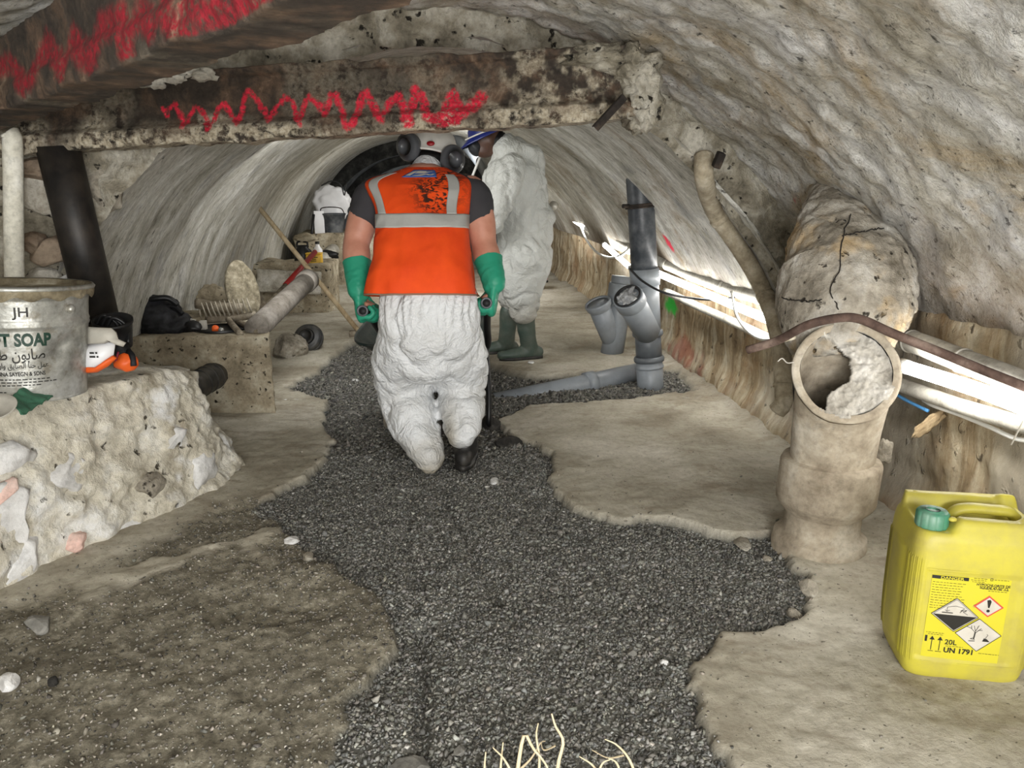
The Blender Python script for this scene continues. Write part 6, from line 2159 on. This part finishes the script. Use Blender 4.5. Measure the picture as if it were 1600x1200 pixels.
# white over-trousers
tr_ = [ellipsoid(pel + np.array([.0, .0, .0]), (.205, .155, .16), (-.2, 0, 0)),
       limb([P(668, 455, 3.17), pel, P(668, 545, 3.18)], [(.185, .15), (.205, .165), (.17, .14)], 30, 12, (1, 0, 0)),
       limb([P(640, 530, 3.17), P(626, 580, 3.30), knL + np.array([.0, -.04, 0])], [.125, .125, .122], 24, 12),
       limb([knL + np.array([-.01, -.05, 0]), P(650, 668, 3.22), P(668, 715, 3.10)], [.120, .102, .070], 24, 14),
       limb([P(706, 530, 3.17), P(716, 575, 3.31), knR + np.array([0, -.05, 0])], [.125, .125, .105], 24, 12),
       limb([knR + np.array([0, -.06, 0]), P(722, 645, 3.22), P(724, 674, 3.13)], [.108, .098, .074], 24, 14),
       ellipsoid(P(655, 560, 3.13), (.07, .07, .08)), ellipsoid(P(742, 558, 3.2), (.05, .06, .06))]
v_, f_, n_ = fuse(tr_, .0095, 4)
ph = np.clip((.75 - v_[:, 2]) / .7, 0, 1)
v_ = creases(v_, n_, .014, 331, .40)
gath = np.clip((v_[:, 2] - .56) / .14, 0, 1)
v_ = v_ + n_ * (gath * .006 * np.sin(v_[:, 0] * 210 + 3 * vnoise(v_ * 12, 3)))[:, None]
v_ = v_ + n_ * (.006 * np.clip(1 - v_[:, 2] / .4, 0, 1) * (1 - 2 * np.abs(vnoise(np.stack([v_[:, 0] * 5, v_[:, 1] * 5, v_[:, 2] * 34], 1), 77))))[:, None]
v_[:, 2] = np.maximum(v_[:, 2], -.012)
TRS = part('trousers', (v_, f_), M_WSUIT, W1, label='baggy white protective over-trousers')
soil = sstep(.36, .02, .0) * 0 + np.clip(.9 - v_[:, 2] / .16, 0, 1) * .8
soil = np.maximum(soil, .9 * np.exp(-((v_[:, 0] - anR[0] + .055) / .035) ** 2) * np.clip(.34 - v_[:, 2], 0, .2) * 4)
soil = np.clip(soil + .35 * np.clip(fbm(v_ * 9, 4, 78), 0, 1) * np.clip(1 - v_[:, 2] / .45, 0, 1), 0, .85)
attr(TRS, 'soil', soil)
rip = P(752, 560, 3.12)

# boots
def boot(name, ank, toe_dir, m, par, h, rs, L=.29, sole_m=None, zf=0.0, top=None, lab=None):
    t = np.array([toe_dir[0], toe_dir[1], 0.0]); t /= np.linalg.norm(t)
    a = np.array([ank[0], ank[1], zf])
    hl, ball, tip = a - t * .055 + np.array([0, 0, .045]), a + t * .10 + np.array([0, 0, .040]), a + t * (L - .10) + np.array([0, 0, .034])
    tp = top if top is not None else a + np.array([0, 0, h])
    s_ = [limb([hl, a + np.array([0, 0, .055]), ball, tip], [(.036, .042), (.046, .05), (.048, .040), (.040, .032)], 20, 14, np.cross(t, (0, 0, 1))),
          limb([a + np.array([0, 0, .06]), a * .5 + tp * .5, tp], [(.048, .058), (.055, .058), rs], 22, 12, np.cross(t, (0, 0, 1)))]
    v_, f_, n_ = fuse(s_, .008, 4)
    v_ = v_ + n_ * (.002 * fbm(v_ * 22, 3, 341))[:, None]
    v_[:, 2] = np.maximum(v_[:, 2], zf + .012)
    o = part(name, (v_, f_), m, par, label=lab)
    # sole
    th_ = np.linspace(0, 2 * np.pi, 40, endpoint=False)
    c_ = a + t * (L * .5 - .085)
    w = np.cross(t, (0, 0, 1))
    rad = lambda k: k[:, None]
    prof_ = .050 - .009 * np.cos(th_ - 0) * 0 - .008 * np.exp(-((np.cos(th_) + .1) / .3) ** 2)
    out = c_ + np.cos(th_)[:, None] * t * (L * .5 + .006) + np.sin(th_)[:, None] * w * rad(prof_)
    lo_, hi_ = out.copy(), out.copy(); lo_[:, 2] = zf; hi_[:, 2] = zf + .022
    V = np.concatenate([lo_, hi_]); F = [[j, (j + 1) % 40, 40 + (j + 1) % 40, 40 + j] for j in range(40)] + [list(range(40))[::-1], list(range(40, 80))]
    part('sole', (V, F), sole_m or M_SOLE, o)
    return o


hr = G(725, 732)
boot('boot', (hr[0] + .0, hr[1] + .075), (0.06, 1), M_BOOTB, W1, .20, (.05, .05), .28, M_BOOTB, max(-.01, floor_z(hr[0], hr[1] + .1)), None, 'black rubber boot showing its heel')
hl_ = G(668, 738)
boot('boot', (hl_[0] - .01, hl_[1] + .13), (-.05, 1), M_BOOTB, W1, .10, (.042, .042), .28, M_BOOTB, max(-.015, floor_z(hl_[0], hl_[1] + .1)))

# helmet with ear defenders swung back
hc = P(674, 236, 3.64)
HR = Matrix.Rotation(-.22, 3, 'X') @ Matrix.Rotation(.12, 3, 'Y')
HM = np.array(HR)
prof = [(.125, -.035), (.132, -.03), (.118, -.022), (.116, 0), (.112, .035), (.097, .072), (.07, .098), (.036, .112), (0, .116)]
v_, f_ = lathe(prof, 48)
v_[:, 1] *= 1.18
v_[:, 1] += np.where((v_[:, 1] > .1) & (v_[:, 2] < -.02), .03, 0)
v_[:, 2] += .006 * np.exp(-(v_[:, 0] / .018) ** 2) * (v_[:, 2] > .03)
HEL = part('helmet', (v_ @ HM.T + hc, f_), M_HELM, W1, label='white safety helmet with a red oval')
ee, ef = ico(3)
oc = P(674, 224, 3.52)
ov_, of_ = lathe([(.017, -.004), (.017, .002), (0, .003)], 28)
ov_[:, 1] *= .6
# seat the oval on the helmet's rear
hv_ = v_ @ HM.T + hc
p_ = on_mesh(hv_, 673, 224)
part('red_oval', (ov_ @ axis_m(np.array([0, -.93, .35])).T + p_ + np.array([0, -.004, 0]), of_), M_REDDOT, HEL)
part('hair', (lambda q: (q[0], q[1]))(blob(P(667, 251, 3.545), (.078, .06, .045), 4, .06, 3, 351)), M_HAIR, W1, label='dark hair under the helmet')
part('harness', tube([P(643, 256, 3.55), P(656, 262, 3.50), P(676, 262, 3.50), P(692, 256, 3.55)], .008, 10, n=16), M_BLK, HEL)
part('ratchet_knob', blob(P(666, 254, 3.515), (.013, .012, .016), 2, .05, 2, 1), M_MUFF, HEL)
for (px, py, s) in ((637, 229, -1), (708, 249, 1)):
    c_ = P(px, py, 3.50)
    ax_ = axis_m(np.array([.42 * s, -.88, -.05]))
    v2, f2 = lathe([(0, .026), (.03, .024), (.046, .014), (.052, 0), (.052, -.014), (.045, -.022), (.045, -.034), (.036, -.04), (0, -.04)], 36)
    v2 *= 1.08
    v2[:, 1] *= 1.12
    mf = part('ear_defender', (v2 @ ax_.T + c_, f2), M_MUFF, HEL, label='grey ear defender cup')
    part('ear_defender_arm', tube([c_ + np.array([0, .03, .0]), (c_ + hc) / 2 + np.array([.03 * s, .02, .01]), hc + np.array([.115 * s, .0, -.01])], .006, 8, n=14), M_TIN, HEL)

# ------------------------------------------------------------------ wheelbarrow
M_BARROW = plain('dark_green_tray', srgb(30, 44, 42), .5, .1, .35, 8, .1, dirtcol=srgb(100, 96, 88))
M_BFRAME = plain('black_barrow_frame', srgb(28, 28, 29), .4, .3, .25, 12, .05)
M_GRIP = plain('black_rubber_grip', srgb(18, 18, 19), .6, 0, .1)
wbx = float((haL[0] + haR[0]) / 2)
bar = thing('wheelbarrow', (wbx, 4.1, 0), 'dusty dark green wheelbarrow pushed by the worker in the orange vest', 'wheelbarrow')
for h_, s in ((haL, -1), (haR, 1)):
    g0 = h_ + np.array([0, -.075, .012])
    f1, f2, f3 = np.array([wbx + s * .24, 3.75, .40]), np.array([wbx + s * .16, 4.3, .25]), np.array([wbx + s * .045, 4.86, .17])
    part('handle', tube([h_ + np.array([0, .03, -.006]), (h_ + f1) / 2, f1, f2, f3], .0165, 14, n=40), M_BFRAME, bar)
    gv, gf = tube([g0, g0 + (h_ - g0) * .5, h_ + (h_ - g0) * .7], [.0215, .0205, .0205], 20, True)
    part('grip', (gv, gf), M_GRIP, bar)
    dg_ = (g0 - h_) / np.linalg.norm(g0 - h_)
    part('grip_end', lathe([(.0215, -.004), (.024, 0), (.024, .006), (.0165, .007), (.0150, -.003), (0, -.004)], 24, g0 + dg_ * .001, axis_m(dg_)), M_MUFF, bar)
    k0 = np.array([wbx + s * .235, 3.72, .39])
    part('leg', tube([k0, np.array([wbx + s * .25, 3.64, .2]), np.array([wbx + s * .25, 3.60, .045]), np.array([wbx + s * .25, 3.72, .035])], .0145, 12, n=24), M_BFRAME if s > 0 else M_TINE, bar)
    part('brace', tube([np.array([wbx + s * .25, 3.64, .15]), np.array([wbx + s * .19, 4.1, .29])], .010, 10), M_BFRAME, bar)
# tray: tapered, open, thin
def tray_ring(z):
    k = np.interp(z, [0, 1], [0.55, 1.0])
    y0, y1 = np.interp(z, [0, 1], [3.92, 3.66]), np.interp(z, [0, 1], [4.42, 4.78])
    hx = .33 * k
    th_ = np.linspace(0, 2 * np.pi, 64, endpoint=False)
    x, y = sup(th_, hx, (y1 - y0) / 2, .35)
    return np.stack([wbx - .10 + x, (y0 + y1) / 2 + y, np.full(64, np.interp(z, [0, 1], [.27, .445]) + .03 * z * (y / .5))], 1)
rg = [tray_ring(z) for z in np.linspace(0, 1, 9)]
inr = [r + (r.mean(0) - r) * .015 for r in rg[::-1]]
lip = rg[-1] + (rg[-1] - rg[-1].mean(0)) * .03
lip[:, 2] = rg[-1][:, 2] + .004
rgs = rg + [lip, lip + np.array([0, 0, .012])] + [inr[0] + np.array([0, 0, .012])] + inr
V = np.concatenate(rgs); k = len(rgs)
F = [[i * 64 + j, i * 64 + (j + 1) % 64, (i + 1) * 64 + (j + 1) % 64, (i + 1) * 64 + j] for i in range(k - 1) for j in range(64)] + [list(range(64))[::-1], [(k - 1) * 64 + j for j in range(64)]]
part('tray', (V + .002 * fbm(V * 9, 3, 361)[:, None], F), M_BARROW, bar)
whc = np.array([wbx, 4.98, .18])
wm = axis_m((1, 0, 0))
part('tyre', lathe([(.11, -.035), (.15, -.045), (.175, -.03), (.182, 0), (.175, .03), (.15, .045), (.11, .035), (.105, 0), (.11, -.035)], 40, whc, wm), M_GRIP, bar)
part('wheel_rim', lathe([(0, -.03), (.03, -.03), (.03, -.01), (.11, -.02), (.112, .02), (.03, .01), (.03, .03), (0, .03)], 32, whc, wm), M_TINE, bar)
part('axle', tube([whc + np.array([-.08, 0, 0]), whc + np.array([.08, 0, 0])], .011, 12), M_BFRAME, bar)
for s in (-1, 1):
    part('fork', tube([np.array([wbx + s * .045, 4.84, .175]), np.array([wbx + s * .07, 4.99, .185])], .013, 10), M_BFRAME, bar)

# ------------------------------------------------------------------ second worker: white coverall, standing side on
g2 = G(812, 567, .012)
FZ2 = floor_z(g2[0], g2[1])
W2 = thing('person', (g2[0], g2[1], FZ2), 'person in a white hooded coverall and green rubber boots standing stooped by the wall', 'person')
Y2 = float(g2[1])
Q = lambda px, py, dy=0.0: P(px, py, Y2 + dy)
pel2 = Q(820, 388, .10)
hd2 = Q(764, 222, .10)
bt1, bt2 = G(824, 568, .0), G(790, 563, .0)
bd2 = [limb([pel2, Q(818, 330, .10), Q(806, 270, .10), Q(795, 245, .10)], [(.12, .14), (.12, .14), (.12, .14), (.08, .10)], 28, 16, (1, 0, 0)),
       limb([Q(798, 250, .10), Q(784, 236, .10), hd2], [.07, .062, .06], 18, 10),
       ellipsoid(hd2 + np.array([-.005, 0, .03]), (.098, .078, .108), (0, -.35, 0)), ellipsoid(hd2 + np.array([-.03, 0, -.05]), (.065, .055, .05)),
       ellipsoid(hd2 + np.array([-.106, 0, .0]), (.024, .016, .02)), ellipsoid(hd2 + np.array([-.085, 0, -.045]), (.02, .028, .012)), ellipsoid(hd2 + np.array([.01, -.078, .01]), (.02, .01, .032)), ellipsoid(hd2 + np.array([.01, .078, .01]), (.02, .01, .032)),
       limb([Q(800, 262, -.10), Q(784, 310, -.16), Q(768, 345, -.14)], [.06, .05, .044], 16, 10), limb([Q(768, 345, -.14), Q(742, 350, -.10), Q(722, 340, -.04)], [.044, .04, .03], 16, 10),
       limb([Q(795, 262, .30), Q(768, 315, .34), Q(752, 330, .30)], [.06, .05, .044], 16, 10), limb([Q(752, 330, .30), Q(740, 312, .22), Q(736, 296, .18)], [.044, .038, .03], 16, 10),
       limb([pel2 + np.array([0, -.08, -.02]), Q(816, 470, .02), np.array([bt1[0] + .02, bt1[1] + .02, FZ2 + .12])], [.10, .06, .036], 18, 12), limb([pel2 + np.array([0, .09, -.02]), Q(798, 470, .17), np.array([bt2[0], bt2[1] + .10, FZ2 + .12])], [.10, .06, .036], 18, 12)]
hnd_f = hand(Q(736, 296, .18), (-.3, -.2, .7), (-.6, -.6, .2), (0, -1, .2), 1.2, 1.0)
hnd_n = hand(Q(722, 340, -.04), (-.8, .2, .1), (0, .4, -.8), (0, .8, .5), .5, 1.0)
v_, f_, n_ = fuse(bd2 + hnd_f + hnd_n, .010, 4)
part('body', (v_, f_), M_SKIN2, W2)
cs = [limb([Q(816, 415, .10), pel2, Q(816, 330, .10), Q(802, 275, .10), Q(798, 246, .10)], [(.185, .19), (.180, .185), (.190, .19), (.20, .205), (.135, .15)], 32, 22, (1, 0, 0)),
      limb([Q(800, 262, -.08), Q(786, 310, -.17), Q(768, 346, -.15)], [.095, .088, .075], 20, 12), limb([Q(768, 346, -.15), Q(746, 352, -.11), Q(731, 345, -.06)], [.075, .066, .05], 20, 10),
      limb([Q(795, 262, .28), Q(766, 315, .36), Q(752, 332, .31)], [.095, .085, .07], 20, 12), limb([Q(752, 332, .31), Q(740, 312, .23)], [.07, .05], 18, 8),
      limb([Q(822, 405, .0), Q(816, 450, .0), Q(818, 482, .0)], [.165, .135, .098], 24, 14), limb([Q(806, 405, .18), Q(800, 445, .18), Q(798, 470, .18)], [.155, .12, .088], 24, 14),
      ellipsoid(Q(848, 338, .08), (.075, .15, .08)),
      limb([Q(812, 240, .10), Q(832, 242, .10), Q(838, 250, .10)], [(.07, .12), (.06, .11), (.045, .09)], 20, 10, (0, 0, 1))]
v_, f_, n_ = fuse(cs, .0115, 4)
v_ = creases(v_, n_, .015, 371, .62)
v_ = v_ + n_ * (.008 * np.exp(-((v_[:, 2] - Q(820, 345)[2]) / .09) ** 2) * (1 - 2 * np.abs(vnoise(np.stack([v_[:, 0] * 16, v_[:, 1] * 16, v_[:, 2] * 3], 1), 78))))[:, None]
CV = part('coverall', (v_, f_), M_WSUIT2, W2, label='crumpled white hooded coverall')
attr(CV, 'soil', np.clip(.5 - (v_[:, 2] - FZ2 - .3) / .3, 0, .5))
bt1 = G(824, 568, .0)
boot('boot', (bt1[0] + .02, bt1[1] + .02), (-1, -.28), M_BOOTG, W2, .34, (.064, .070), .30, M_BOOTB, FZ2, Q(820, 492, .02), 'dusty green rubber boot')
bt2 = G(790, 563, .0)
boot('boot', (bt2[0] + .0, bt2[1] + .10), (-1, -.12), M_BOOTG, W2, .34, (.060, .066), .29, M_BOOTB, FZ2, Q(795, 488, .17), 'green rubber boot set behind the other')
hh = hd2 + np.array([.0, 0, .055])
v_, f_ = lathe([(.13, -.02), (.14, -.016), (.122, -.008), (.12, .02), (.108, .06), (.075, .095), (.035, .11), (0, .113)], 44)
v_[:, 0] *= 1.15; v_[:, 0] -= np.where((v_[:, 0] < -.10) & (v_[:, 2] < 0), .055, 0)
R2 = np.array(Matrix.Rotation(-.42, 3, 'Y'))
H2 = part('helmet', (v_ @ R2.T + hh, f_), M_BLUE, W2, label='dark blue safety helmet with a peak')
part('brim_stripe', tube([hh + np.array([-.15, -.05, -.045]), hh + np.array([-.08, -.11, -.02]), hh + np.array([.03, -.128, .02])], .005, 8, n=16), M_HELM, H2)
part('respirator', (lambda q: q)(blob(hd2 + np.array([-.085, -.0, -.03]), (.05, .065, .058), 4, .05, 2, 381)), M_MASK, W2, label='dark half-face mask')
part('hair', blob(hd2 + np.array([.055, 0, .0]), (.065, .075, .08), 4, .06, 3, 382), M_HAIR, W2)
hz = Q(736, 292, .17)
single('white_wand', tube([Q(732, 290, .14), Q(741, 268, .13), Q(750, 245, .12)], .008, 10), M_WCABLE, 'thin white rod held up by the white-suited worker', 'rod')
